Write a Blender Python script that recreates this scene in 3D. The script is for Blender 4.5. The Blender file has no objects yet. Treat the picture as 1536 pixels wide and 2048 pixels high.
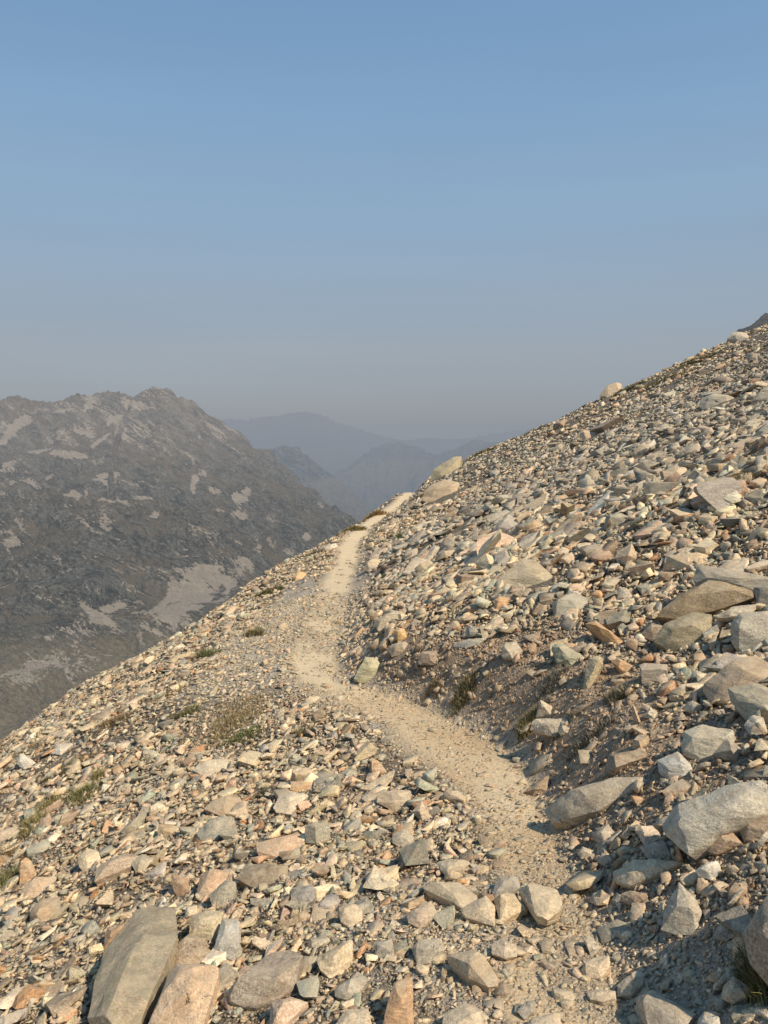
import bpy, bmesh, math, random
import numpy as np
from mathutils import Vector, Matrix, Euler

scene = bpy.context.scene
COL = scene.collection
rng = np.random.default_rng(11)
random.seed(11)

# ------------------------------------------------------------------ camera
F = 1547.0                      # focal length in pixels of the 1536 x 2048 frame
PITCH = math.radians(-6.4)
cp, sp = math.cos(PITCH), math.sin(PITCH)
cam_d = bpy.data.cameras.new('camera')
cam = bpy.data.objects.new('camera', cam_d)
COL.objects.link(cam)
cam_d.sensor_fit = 'VERTICAL'
cam_d.sensor_height = 24.0
cam_d.lens = 24.0 * F / 2048.0
cam_d.clip_start = 0.05
cam_d.clip_end = 60000
cam.location = (0, 0, 0)
cam.rotation_euler = (math.radians(90) + PITCH, 0, 0)
scene.camera = cam


def ray(px, py):
    """direction with unit forward (world y-ish) component along the camera axis"""
    x = (px - 768.0) / F
    v = (1024.0 - py) / F
    return np.array([x, cp - v * sp, sp + v * cp])


def project(P):
    P = np.asarray(P, float)
    d = P[..., 1] * cp + P[..., 2] * sp
    u = -P[..., 1] * sp + P[..., 2] * cp
    d = np.maximum(d, 1e-3)
    return 768 + F * P[..., 0] / d, 1024 - F * u / d, d


# ------------------------------------------------------------------ noise
def _h(n):
    n = (n ^ (n >> 15)) * np.uint32(0x2c1b3c6d)
    n = (n ^ (n >> 12)) * np.uint32(0x297a2d39)
    return n ^ (n >> 15)


def vnoise(x, y, z=None, seed=0):
    x = np.asarray(x, float); y = np.asarray(y, float)
    z = np.zeros_like(x) if z is None else np.asarray(z, float)
    xi, yi, zi = np.floor(x), np.floor(y), np.floor(z)
    fx, fy, fz = x - xi, y - yi, z - zi
    fx = fx * fx * fx * (fx * (fx * 6 - 15) + 10)
    fy = fy * fy * fy * (fy * (fy * 6 - 15) + 10)
    fz = fz * fz * fz * (fz * (fz * 6 - 15) + 10)
    xi = xi.astype(np.int64); yi = yi.astype(np.int64); zi = zi.astype(np.int64)

    def c(a, b, d):
        n = ((xi + a) * 374761393 + (yi + b) * 668265263 + (zi + d) * 2147483647 + seed * 974711) & 0xffffffff
        return _h(n.astype(np.uint32)).astype(np.float64) / 4294967295.0 * 2 - 1
    with np.errstate(over='ignore'):
        r = 0
        for d, wz in ((0, 1 - fz), (1, fz)):
            r = r + wz * ((c(0, 0, d) * (1 - fx) + c(1, 0, d) * fx) * (1 - fy) + (c(0, 1, d) * (1 - fx) + c(1, 1, d) * fx) * fy)
            if z.max() == 0 and z.min() == 0:
                return (c(0, 0, 0) * (1 - fx) + c(1, 0, 0) * fx) * (1 - fy) + (c(0, 1, 0) * (1 - fx) + c(1, 1, 0) * fx) * fy
    return r


def fbm(x, y, oct=4, seed=0, lac=2.03, gain=.5, z=None):
    a, s, t = 1.0, 0.0, 0.0
    for i in range(oct):
        s = s + a * vnoise(x, y, z, seed + i * 7)
        t += a
        a *= gain
        x = x * lac + 3.7; y = y * lac - 1.3
        if z is not None: z = z * lac + 2.1
    return s / t


def ridged(x, y, oct=5, seed=0, lac=2.05, gain=.5):
    a, s, t, w = 1.0, 0.0, 0.0, 1.0
    for i in range(oct):
        n = 1 - np.abs(vnoise(x, y, None, seed + i * 7)) * 1.6
        n = np.clip(n, -0.4, 1)
        s = s + a * n * w
        w = np.clip(n * 1.3, .15, 1)
        t += a
        a *= gain
        x = x * lac + 3.7; y = y * lac - 1.3
    return s / t


def sstep(t):
    t = np.clip(t, 0, 1)
    return t * t * (3 - 2 * t)


# ------------------------------------------------------------------ hillside height
# path points measured once: pixel column / row and distance ahead
PATH = [(1130, 2040, 2.15), (1090, 1800, 2.9), (1058, 1700, 3.45), (1010, 1600, 4.3), (930, 1500, 5.4), (790, 1425, 6.6), (640, 1365, 7.7),
        (622, 1330, 8.6), (645, 1250, 11.8), (682, 1150, 18.0), (702, 1085, 27.0), (738, 1047, 33.0), (800, 1005, 42.0), (820, 986, 48.0)]
_pp = []
for px, py, d in PATH:
    r = ray(px, py)
    r = r / r[1] * d
    _pp.append(r)
_pp = np.array([[0.45, -3, -1.60], [0.46, 0.0, -1.62]] + [list(p) for p in _pp] + [[4.0, 55, -5.0], [9, 66, -6.9], [40, 120, -35.0], [200, 400, -400.0]])
_ty = np.arange(-3, 160, .05)
_k = np.exp(-.5 * (np.arange(-16, 17) * .05 / .3) ** 2); _k /= _k.sum()
_sm = lambda a: np.convolve(np.pad(a, 16, mode='edge'), _k, 'valid')
_tx = _sm(np.interp(_ty, _pp[:, 1], _pp[:, 0]))
_tz = _sm(np.interp(_ty, _pp[:, 1], _pp[:, 2]))
_dx = np.gradient(_tx, _ty)


def path_u(x, y):
    px = np.interp(y, _ty, _tx)
    w = np.interp(y, [0, 2.3, 3.0, 3.8, 4.6, 5.4, 6.6, 8, 12, 18, 48], [.22, .20, .14, .14, .23, .30, .31, .28, .29, .32, .42]) * np.sqrt(1 + np.interp(y, _ty, _dx) ** 2)
    return x - px, w


def H0(x, y):
    x = np.asarray(x, float); y = np.asarray(y, float)
    u, w = path_u(x, y)
    t = np.maximum(y - 48, 0)
    zp = np.where(y < 48, np.interp(y, _ty, _tz), -4.16 - .10 * t - .0035 * np.minimum(t, 100) ** 2 - .7 * np.maximum(t - 100, 0))
    wall = np.maximum(u - w, 0)
    bank = .10 + .20 * np.exp(-((y - 6.3) / 2.2) ** 2) + .45 * sstep((y - 30) / 14)
    bw = .45 + .012 * np.clip(y, 0, 60)
    up = bank * sstep(wall / bw) + .46 * wall - .0006 * np.maximum(wall - 30, 0) ** 2
    dn_ = np.maximum(-u - w, 0)
    b = .052 + .0045 * np.clip(y - 14, 0, 30) - .012 * sstep((9 - y) / 5)
    a = .16 + .35 * sstep((y - 27) / 9)
    um = (.85 - a) / (2 * b)
    q = np.minimum(dn_, um)
    dn = a * q + b * q * q + .85 * (dn_ - q)
    return zp + up - dn


def H(x, y):
    x = np.asarray(x, float); y = np.asarray(y, float)
    u, w = path_u(x, y)
    off = sstep((np.abs(u) - w * .5) / .7)
    r = np.sqrt(x * x + y * y)
    big = fbm(x / 3.1, y / 3.1, 3, 5) * (.03 + .0055 * np.clip(r, 0, 50))
    small = fbm(x / .55, y / .55, 3, 9) * (.045 + .002 * np.clip(r, 0, 40))
    tiny = fbm(x / .11, y / .11, 3, 13) * .008
    return H0(x, y) + (big + small) * (.12 + .88 * off) + tiny * (.35 + .65 * off)


def ground_hit(px, py, maxd=130.):
    """where the line of sight through a point of the photograph meets the hillside"""
    r = ray(px, py); r = r / r[1]
    d = np.geomspace(1.2, maxd, 1500)
    z = H(r[0] * d, d)
    below = np.nonzero(r[2] * d < z)[0]
    if len(below) == 0:
        g = (r[2] * d - z) / d
        i = int(np.argmin(g[200:]) + 200)
        return np.array([r[0] * d[i], d[i], z[i]]), d[i]
    i = below[0]
    lo, hi = d[max(i - 1, 0)], d[i]
    for _ in range(12):
        m = (lo + hi) / 2
        if r[2] * m < H(np.array(r[0] * m), np.array(m)): hi = m
        else: lo = m
    return np.array([r[0] * hi, hi, r[2] * hi]), hi


def hnormal(x, y, e=.15):
    n = np.stack([-(H0(x + e, y) - H0(x - e, y)) / (2 * e), -(H0(x, y + e) - H0(x, y - e)) / (2 * e), np.ones_like(np.asarray(x, float))], -1)
    return n / np.linalg.norm(n, axis=-1, keepdims=True)

# ------------------------------------------------------------------ materials
def new_mat(name):
    m = bpy.data.materials.new(name); m.use_nodes = True
    nt = m.node_tree; nt.nodes.clear()
    return m, nt, nt.nodes, nt.links


class NB:
    """small helper to write node trees compactly"""
    def __init__(s, name):
        s.m, s.nt, s.n, s.l = new_mat(name)

    def add(s, t, **kw):
        nd = s.n.new(t)
        for k, v in kw.items():
            if k.startswith('_'): setattr(nd, k[1:], v)
        return nd

    def put(s, sock, v):
        if isinstance(v, bpy.types.NodeSocket): s.l.new(v, sock)
        elif v is not None: sock.default_value = v

    def pos(s, scale=None):
        g = s.n.new('ShaderNodeNewGeometry')
        if scale is None: return g.outputs['Position']
        mp = s.n.new('ShaderNodeMapping'); s.l.new(g.outputs['Position'], mp.inputs['Vector'])
        mp.inputs['Scale'].default_value = scale
        return mp.outputs[0]

    def noise(s, vec, scale, detail=3, rough=.55, dist=0):
        t = s.n.new('ShaderNodeTexNoise'); s.l.new(vec, t.inputs['Vector'])
        t.inputs['Scale'].default_value = scale; t.inputs['Detail'].default_value = detail
        t.inputs['Roughness'].default_value = rough; t.inputs['Distortion'].default_value = dist
        return t.outputs['Fac']

    def vor(s, vec, scale, feature='F1'):
        t = s.n.new('ShaderNodeTexVoronoi'); t.feature = feature; s.l.new(vec, t.inputs['Vector'])
        t.inputs['Scale'].default_value = scale
        return t.outputs

    def ramp(s, f, a, b, va=0., vb=1.):
        t = s.n.new('ShaderNodeMapRange'); t.interpolation_type = 'SMOOTHSTEP'
        s.put(t.inputs['Value'], f)
        for i, v in zip((1, 2, 3, 4), (a, b, va, vb)): s.put(t.inputs[i], v)
        return t.outputs[0]

    def math(s, op, a, b=None, clamp=False):
        t = s.n.new('ShaderNodeMath'); t.operation = op; t.use_clamp = clamp
        s.put(t.inputs[0], a)
        if b is not None: s.put(t.inputs[1], b)
        return t.outputs[0]

    def mix(s, f, a, b, mode='MIX'):
        t = s.n.new('ShaderNodeMix'); t.data_type = 'RGBA'; t.blend_type = mode
        s.put(t.inputs[0], f)
        s.put(t.inputs[6], a if isinstance(a, bpy.types.NodeSocket) else (*a, 1))
        s.put(t.inputs[7], b if isinstance(b, bpy.types.NodeSocket) else (*b, 1))
        return t.outputs[2]

    def attr(s, name):
        t = s.n.new('ShaderNodeAttribute'); t.attribute_name = name
        return t.outputs

    def bump(s, h, strength, dist, nrm=None):
        t = s.n.new('ShaderNodeBump'); s.l.new(h, t.inputs['Height'])
        t.inputs['Strength'].default_value = strength; t.inputs['Distance'].default_value = dist
        if nrm is not None: s.l.new(nrm, t.inputs['Normal'])
        return t.outputs[0]

    def finish(s, col, rough=.9, nrm=None, spec=.25):
        b = s.n.new('ShaderNodeBsdfPrincipled')
        s.put(b.inputs['Base Color'], col); s.put(b.inputs['Roughness'], rough)
        b.inputs['Specular IOR Level'].default_value = spec
        if nrm is not None: s.l.new(nrm, b.inputs['Normal'])
        o = s.n.new('ShaderNodeOutputMaterial'); s.l.new(b.outputs[0], o.inputs[0])
        return b, o


def rock_material():
    k = NB('rock')
    p = k.pos()
    tint = k.attr('tint')['Color']
    oi = k.n.new('ShaderNodeObjectInfo')
    base = k.mix(1.0, tint, oi.outputs['Color'], 'MULTIPLY')
    # broad weathering: rusty and grey stains
    n1 = k.noise(p, 7.0, 4, .6, .6)
    n2 = k.noise(p, 19.0, 4, .65)
    base = k.mix(k.ramp(n1, .58, .80, 0, .5), base, (.33, .20, .105))
    base = k.mix(k.ramp(n1, .42, .24, 0, .4), base, (.24, .23, .195))
    base = k.mix(k.ramp(n2, .50, .75, 0, .45), base, (.60, .50, .37))
    # granite grain
    lay = k.noise(k.pos((1.0, .35, 4.5)), 16.0, 5, .65, .5)
    base = k.mix(1.0, base, k.mix(k.ramp(lay, .36, .64), (.84, .83, .82), (1.18, 1.17, 1.14)), 'MULTIPLY')
    n0 = k.noise(p, 2.6, 5, .62, 1.2)
    base = k.mix(k.ramp(n0, .55, .68, 0, .45), base, (.36, .23, .13))
    base = k.mix(k.ramp(n0, .44, .32, 0, .4), base, (.20, .19, .165))
    cn = k.math('ABSOLUTE', k.math('SUBTRACT', k.noise(k.pos((1, 1, 1.6)), 4.2, 4, .5, 1.6), .5))
    crk = k.math('MULTIPLY', k.ramp(cn, .004, .0, 0, 1), k.ramp(k.noise(p, 3.3, 2), .48, .58))
    base = k.mix(k.math('MULTIPLY', crk, .8), base, (.05, .04, .03))
    g = k.vor(p, 210.0)
    sp_ = k.n.new('ShaderNodeSeparateColor'); k.l.new(g['Color'], sp_.inputs[0])
    dark = k.ramp(sp_.outputs[0], .74, .9, 0, .42)
    lite = k.ramp(sp_.outputs[1], .68, .9, 0, .40)
    sv = k.ramp(k.noise(p, 5.5, 3, .6), .38, .62, .15, 1)
    base = k.mix(k.math('MULTIPLY', dark, sv), base, (.06, .055, .05))
    base = k.mix(k.math('MULTIPLY', lite, sv), base, (.66, .60, .50))
    f = k.noise(p, 95.0, 5, .75)
    base = k.mix(1.0, base, k.mix(k.ramp(f, .3, .7), (.74, .73, .72), (1.28, 1.27, 1.25)), 'MULTIPLY')
    # sand lying on the faces that look up
    gm = k.n.new('ShaderNodeNewGeometry')
    sx = k.n.new('ShaderNodeSeparateXYZ'); k.l.new(gm.outputs['True Normal'], sx.inputs[0])
    dust = k.math('MULTIPLY', k.ramp(sx.outputs[2], .45, .95, 0, 1), k.ramp(k.noise(p, 11.0, 3, .6), .40, .64, 0, .6))
    base = k.mix(dust, base, (.56, .445, .29))
    # yellow green crusts where the stone carries them
    la = k.attr('lichen')['Fac']
    ln = k.ramp(k.noise(p, 26.0, 5, .7, 1.0), .57, .64, 0, .85)
    base = k.mix(k.math('MULTIPLY', ln, la), base, (.36, .34, .13))
    lb = k.ramp(k.noise(p, 12.0, 6, .75), .42, .6, 0, .75)
    base = k.mix(k.math('MULTIPLY', lb, la), base, (.30, .265, .18))
    h = k.math('ADD', k.noise(p, 30.0, 7, .75), k.math('MULTIPLY', k.noise(p, 170.0, 3, .7), .35))
    h = k.math('ADD', h, k.math('MULTIPLY', lay, .6))
    h = k.math('SUBTRACT', h, k.math('MULTIPLY', crk, .6))
    nr = k.bump(h, .55, .018)
    k.finish(base, .9, nr, .2)
    return k.m


def ground_material():
    k = NB('ground')
    p = k.pos()
    t = k.attr('tint')['Color']
    n = k.noise(p, 3.1, 5, .65)
    base = k.mix(1.0, t, k.mix(k.ramp(n, .3, .7), (.72, .70, .68), (1.2, 1.2, 1.18)), 'MULTIPLY')
    v = k.vor(p, 46.0); v2 = k.vor(p, 120.0)
    s1 = k.n.new('ShaderNodeSeparateColor'); k.l.new(v['Color'], s1.inputs[0])
    base = k.mix(k.ramp(s1.outputs[0], .55, .9, 0, .55), base, (.42, .36, .28))
    base = k.mix(k.ramp(s1.outputs[1], .72, .95, 0, .5), base, (.15, .135, .115))
    s2 = k.n.new('ShaderNodeSeparateColor'); k.l.new(v2['Color'], s2.inputs[0])
    base = k.mix(k.ramp(s2.outputs[0], .6, .95, 0, .45), base, (.50, .43, .33))
    base = k.mix(k.ramp(s2.outputs[1], .75, .98, 0, .5), base, (.14, .12, .10))
    rg = k.attr('gravel')['Fac']
    base = k.mix(k.math('SUBTRACT', 1.0, rg, True), base, k.mix(1.0, t, k.mix(k.ramp(k.noise(p, 28, 6, .7), .3, .7), (.86, .85, .84), (1.15, 1.15, 1.14)), 'MULTIPLY'))
    hh = k.math('ADD', k.math('MULTIPLY', v['Distance'], -1.0), k.math('MULTIPLY', v2['Distance'], -.5))
    hh = k.math('MULTIPLY', hh, k.math('ADD', k.math('MULTIPLY', rg, .85), .15))
    hh = k.math('ADD', hh, k.math('MULTIPLY', k.noise(p, 60, 6, .7), .5))
    k.finish(base, .95, k.bump(hh, .8, .02), .1)
    return k.m


def grass_material():
    k = NB('dry_grass')
    p = k.pos()
    t = k.attr('tint')['Color']
    oi = k.n.new('ShaderNodeObjectInfo')
    base = k.mix(1.0, t, oi.outputs['Color'], 'MULTIPLY')
    base = k.mix(1.0, base, k.mix(k.ramp(k.noise(p, 40, 3), .3, .7), (.6, .6, .6), (1.35, 1.3, 1.2)), 'MULTIPLY')
    b, o = k.finish(base, .8, None, .2)
    return k.m


HAZE_LEN = 3150.0
def mountain_material(name, rock_a, rock_b, grass_c, scree_c, detail=1.0, haze=None):
    """rock, dry turf and scree, with distance haze painted in as emission"""
    k = NB(name)
    p = k.pos()
    geo = k.n.new('ShaderNodeNewGeometry')
    sx = k.n.new('ShaderNodeSeparateXYZ'); k.l.new(geo.outputs['Normal'], sx.inputs[0])
    ro = k.n.new('ShaderNodeMapping'); k.l.new(p, ro.inputs['Vector']); ro.inputs['Rotation'].default_value = (0, math.radians(-34), 0)
    def stretch(sc):
        q = k.n.new('ShaderNodeMapping'); k.l.new(ro.outputs[0], q.inputs['Vector']); q.inputs['Scale'].default_value = sc
        return q.outputs[0]
    a = k.noise(stretch((.45, .6, 1.0)), .045 * detail, 10, .78, .6)
    b = k.noise(p, .006 * detail, 7, .7)
    c = k.noise(stretch((.55, .8, 1.1)), .19 * detail, 5, .8, .3)
    d_ = k.noise(stretch((.16, .35, 1.0)), .05 * detail, 7, .72, .8)
    base = k.mix(k.ramp(a, .40, .60), rock_a, rock_b)
    base = k.mix(k.ramp(c, .52, .64, 0, .75), base, tuple(x * 1.7 for x in rock_b))
    base = k.mix(k.ramp(c, .49, .38, 0, .8), base, tuple(x * .55 for x in rock_a))
    szz = k.n.new('ShaderNodeSeparateXYZ'); k.l.new(p, szz.inputs[0])
    base = k.mix(k.math('MULTIPLY', k.ramp(szz.outputs[2], -220, 30), k.ramp(d_, .42, .62, .1, .75)), base, tuple(x * .62 for x in scree_c))
    base = k.mix(k.ramp(d_, .60, .68, 0, .55), base, tuple(x * .6 for x in scree_c))
    g = k.math('MULTIPLY', k.ramp(b, .42, .6), k.ramp(sx.outputs[2], .58, .8))
    g = k.math('MULTIPLY', g, k.ramp(a, .35, .55, .25, 1))
    base = k.mix(g, base, k.mix(k.ramp(c, .35, .65), grass_c, tuple(x * 1.5 for x in grass_c)))
    sx0 = k.n.new('ShaderNodeSeparateXYZ'); k.l.new(p, sx0.inputs[0])
    low = k.math('MULTIPLY', k.ramp(sx0.outputs[2], -350, -395), k.ramp(a, .60, .50, .35, 1))
    base = k.mix(low, base, k.mix(k.ramp(c, .35, .65), (.22, .18, .11), (.42, .35, .23)))
    s = k.attr('scree')['Fac']
    edge = k.math('ADD', s, k.math('MULTIPLY', k.math('SUBTRACT', d_, .5), 2.4))
    edge = k.math('ADD', edge, k.math('MULTIPLY', k.math('SUBTRACT', c, .5), 1.3))
    base = k.mix(k.ramp(edge, .44, .58, 0, .9), base, k.mix(k.ramp(c, .35, .65), tuple(x * .75 for x in scree_c), scree_c))
    nr = k.bump(k.math('ADD', a, k.math('MULTIPLY', c, .35)), 1.0, 30.0 / detail)
    bs, o = k.finish(base, 1.0, nr, 0)
    # aerial perspective painted into the material: haze coloured emission grows with distance
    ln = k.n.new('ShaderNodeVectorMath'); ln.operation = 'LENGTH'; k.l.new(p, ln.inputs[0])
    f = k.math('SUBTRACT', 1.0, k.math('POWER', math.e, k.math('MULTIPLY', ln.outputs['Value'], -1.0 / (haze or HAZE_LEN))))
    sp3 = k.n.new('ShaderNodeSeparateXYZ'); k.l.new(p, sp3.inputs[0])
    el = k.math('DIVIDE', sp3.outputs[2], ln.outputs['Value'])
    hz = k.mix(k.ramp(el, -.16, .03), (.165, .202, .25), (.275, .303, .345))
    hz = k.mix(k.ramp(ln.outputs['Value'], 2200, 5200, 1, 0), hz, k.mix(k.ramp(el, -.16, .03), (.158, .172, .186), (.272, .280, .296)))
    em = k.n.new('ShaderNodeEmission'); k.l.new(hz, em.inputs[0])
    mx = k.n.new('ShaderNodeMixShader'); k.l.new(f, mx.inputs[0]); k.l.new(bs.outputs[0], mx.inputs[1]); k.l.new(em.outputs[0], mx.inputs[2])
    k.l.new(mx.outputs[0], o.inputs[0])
    return k.m


M_ROCK = rock_material()
M_GROUND = ground_material()
M_GRASS = grass_material()
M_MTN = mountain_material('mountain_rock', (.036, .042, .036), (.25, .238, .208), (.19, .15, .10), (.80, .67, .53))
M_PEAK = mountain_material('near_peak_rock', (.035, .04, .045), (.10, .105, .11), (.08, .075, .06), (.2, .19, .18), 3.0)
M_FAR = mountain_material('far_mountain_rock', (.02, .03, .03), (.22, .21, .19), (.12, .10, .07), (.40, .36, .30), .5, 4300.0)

# ------------------------------------------------------------------ mesh helpers
def mesh_np(name, V, T, attrs=None, smooth=False, material=None, quads=None):
    me = bpy.data.meshes.new(name)
    V = np.asarray(V, np.float32); T = np.asarray(T, np.int32)
    n = T.shape[1]
    me.vertices.add(len(V)); me.vertices.foreach_set('co', V.ravel())
    me.loops.add(T.size); me.loops.foreach_set('vertex_index', T.ravel())
    me.polygons.add(len(T)); me.polygons.foreach_set('loop_start', np.arange(0, T.size, n, dtype=np.int32))
    if smooth: me.polygons.foreach_set('use_smooth', np.ones(len(T), bool))
    me.update(calc_edges=True)
    for k, (dom, arr) in (attrs or {}).items():
        if arr.ndim == 2:
            a = me.attributes.new(k, 'FLOAT_COLOR', dom)
            c = np.ones((len(arr), 4), np.float32); c[:, :3] = arr
            a.data.foreach_set('color', c.ravel())
        else:
            a = me.attributes.new(k, 'FLOAT', dom); a.data.foreach_set('value', arr.astype(np.float32))
    if material: me.materials.append(material)
    return me


def link(name, me, loc=(0, 0, 0), **props):
    o = bpy.data.objects.new(name, me); COL.objects.link(o); o.location = loc
    for k, v in props.items(): o[k] = v
    return o


def grid_faces(nr, nc):
    i = np.arange(nr - 1)[:, None] * nc + np.arange(nc - 1)[None]
    return np.stack([i, i + 1, i + nc + 1, i + nc], -1).reshape(-1, 4)


# ------------------------------------------------------------------ ground colours
C_TRAIL = np.array([.69, .545, .35]); C_SOIL = np.array([.48, .32, .19]); C_SCREE = np.array([.145, .108, .072]); C_APRON = np.array([.60, .505, .385])  # C_SCREE is darkened to paint in the shade of gaps between stones

def zones(x, y):
    u, w = path_u(x, y)
    nz = fbm(x / .6, y / .6, 4, 31)
    wn = w * (1 + .85 * nz)
    trail = 1 - sstep((np.abs(u) - wn * .55) / (wn * .9))
    patch = sstep((fbm(x / .5, y / .9, 4, 35) + .28) / .35)
    grit = np.interp(y, [0, 2.2, 3.0, 3.6, 7.8, 9.5, 13, 16, 24], [.6, .65, .35, .0, .0, .35, .35, .05, .0])
    trail = trail * (1 - grit * patch)
    ap = sstep((u + w + 1.25 + .5 * nz + .0 * y) / .35) * (u < 0) * sstep((y - 6.5) / 2.5) * (1 - trail) * (1 - sstep((y - 15) / 7))
    ap = np.maximum(ap, .75 * sstep((y - 7) / 2) * (u > 0) * (1 - sstep((u - w - .25) / .3)) * (1 - trail) * (1 - sstep((y - 28) / 6)))
    ap = np.maximum(ap, .62 * (1 - sstep((np.hypot((x - .5) * .95, (y - 2.3) * .7) - .42 + .4 * nz) / .4)) * (1 - trail))
    ap = np.maximum(ap, .9 * (1 - sstep((np.abs(u) - w * 1.1) / (.5 * w))) * (1 - trail))
    nb = fbm(x / .45, y / .45, 4, 37)
    soil = sstep((u - w * .7) / .18) * (1 - sstep((u - .95 - .55 * nb) / .35)) * (1 - trail)
    soil = soil * np.interp(y, [2.0, 2.5, 3.3, 3.8, 6.3, 7.4, 9, 14, 20], [.1, .4, .5, .95, 1, .55, .3, .3, 0])
    return trail, ap, soil, u, w


def make_ground():
    az = np.radians(np.linspace(-82, 82, 700)); r = np.geomspace(.55, 420, 620)
    A, R = np.meshgrid(az, r)
    X, Y = R * np.sin(A), R * np.cos(A)
    Z = H(X, Y)
    tr, ap, so, u, w = zones(X, Y)
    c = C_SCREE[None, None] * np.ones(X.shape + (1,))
    turf = sstep((fbm(X / 2.6, Y / 2.6, 4, 77) - .12) / .2) * sstep((R - 9) / 10)
    c = c + (np.array([.19, .145, .08]) - c) * (turf * .4)[..., None]
    c = c + (C_SOIL - c) * so[..., None]
    c = c + (C_APRON - c) * ap[..., None]
    ct = C_TRAIL + (np.array([.53, .37, .21]) - C_TRAIL) * ((1 - sstep((Y - 5.5) / 3)) * (.6 + .8 * fbm(X / .7, Y / .7, 3, 71)).clip(0, 1))[..., None]
    c = c + (ct - c) * tr[..., None]
    grav = 1 - .75 * tr
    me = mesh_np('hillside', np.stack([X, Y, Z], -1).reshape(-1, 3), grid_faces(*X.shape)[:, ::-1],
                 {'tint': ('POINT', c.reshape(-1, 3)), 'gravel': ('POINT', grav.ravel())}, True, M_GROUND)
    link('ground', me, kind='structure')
make_ground()

# ------------------------------------------------------------------ stones
PAL = {'cream': (0.6, 0.486, 0.33), 'tan': (0.504, 0.392, 0.259), 'grey': (0.348, 0.322, 0.264), 'green grey': (0.306, 0.307, 0.237), 'pink': (0.564, 0.404, 0.275), 'rust': (0.432, 0.234, 0.116), 'brown': (0.282, 0.205, 0.138), 'pale': (0.636, 0.55, 0.413), 'dark grey': (0.19, 0.18, 0.15), 'granite': (0.504, 0.468, 0.396), 'orange': (0.624, 0.363, 0.143)}
PAL = {k_: (v_[0] * 1.27, v_[1] * 1.245, v_[2] * 1.17) for k_, v_ in PAL.items()}
PW = [('cream', .24), ('tan', .21), ('grey', .13), ('green grey', .045), ('pink', .115), ('rust', .05), ('brown', .135), ('pale', .07), ('dark grey', .055)]


def angular(rs, n_cut=9, dims=(1, .72, .42)):
    """a broken stone: a shard spanned by a few corners, or a block cut by random planes"""
    if rs.random() < .5:
        vs = []
        for i in range(rs.randint(7, 9)):
            v = Vector((rs.uniform(-1, 1), rs.uniform(-1, 1), rs.uniform(-1, 1)))
            v = v * (.52 * rs.uniform(.85, 1.05) / max(abs(v.x), abs(v.y), abs(v.z)))
            vs.append(Vector((v.x * dims[0], v.y * dims[1], v.z * dims[2])))
        return hull(vs)
    bm = bmesh.new()
    bmesh.ops.create_cube(bm, size=1.0)
    for v in bm.verts:
        v.co.x *= 1 + rs.uniform(-.12, .12); v.co.y *= 1 + rs.uniform(-.12, .12)
    for i in range(n_cut):
        n = Vector((rs.gauss(0, 1), rs.gauss(0, 1), rs.gauss(0, .8))).normalized()
        d = rs.uniform(.27, .52)
        ge = bm.verts[:] + bm.edges[:] + bm.faces[:]
        bmesh.ops.bisect_plane(bm, geom=ge, plane_co=n * d, plane_no=n, clear_outer=True)
        be = [e for e in bm.edges if len(e.link_faces) < 2]
        if be: bmesh.ops.contextual_create(bm, geom=be)
    vs = [v.co.copy() for v in bm.verts]
    bm.free()
    vs = [Vector((v.x * dims[0], v.y * dims[1], v.z * dims[2])) for v in vs]
    return hull(vs)


def hull(pts):
    bm = bmesh.new()
    for p in pts: bm.verts.new(p)
    r = bmesh.ops.convex_hull(bm, input=bm.verts[:])
    junk = [g for g in r['geom_interior'] + r['geom_unused'] if isinstance(g, bmesh.types.BMVert)]
    bmesh.ops.delete(bm, geom=list(set(junk)), context='VERTS')
    bmesh.ops.dissolve_limit(bm, angle_limit=math.radians(4), verts=bm.verts[:], edges=bm.edges[:])
    return bm


def roughen(bm, bevel, cuts, amp, freq, seed):
    if bevel:
        bmesh.ops.bevel(bm, geom=bm.edges[:], offset=bevel, segments=1, profile=.6, affect='EDGES', clamp_overlap=True)
    bmesh.ops.triangulate(bm, faces=bm.faces[:])
    if cuts:
        ml = max((v.co.length for v in bm.verts)) * 2
        for it in range(cuts):
            es = [e for e in bm.edges if e.calc_length() > ml / (5.0 * (it + 1) ** 1.0)]
            if not es: break
            bmesh.ops.subdivide_edges(bm, edges=es, cuts=1)
            bmesh.ops.triangulate(bm, faces=[f for f in bm.faces if len(f.verts) > 3])
    bm.normal_update()
    if amp:
        V = np.array([v.co[:] for v in bm.verts]); N = np.array([v.normal[:] for v in bm.verts])
        s = fbm(V[:, 0] * freq, V[:, 1] * freq, 4, seed, z=V[:, 2] * freq + 11)
        # slight chips: bite into the stone along some layers
        ch = np.minimum(0, fbm(V[:, 0] * freq * .5, V[:, 1] * freq * .5, 2, seed + 50, z=V[:, 2] * freq * 2.2 + 5) + .12)
        V = V + N * (s * amp + ch * amp * 2.2)[:, None]
        for v, c in zip(bm.verts, V): v.co = c
    return bm


def bm_arrays(bm):
    bmesh.ops.triangulate(bm, faces=bm.faces[:])
    bm.verts.ensure_lookup_table(); bm.verts.index_update()
    V = np.array([v.co[:] for v in bm.verts]); T = np.array([[v.index for v in f.verts] for f in bm.faces])
    bm.free()
    return V, T


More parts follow.
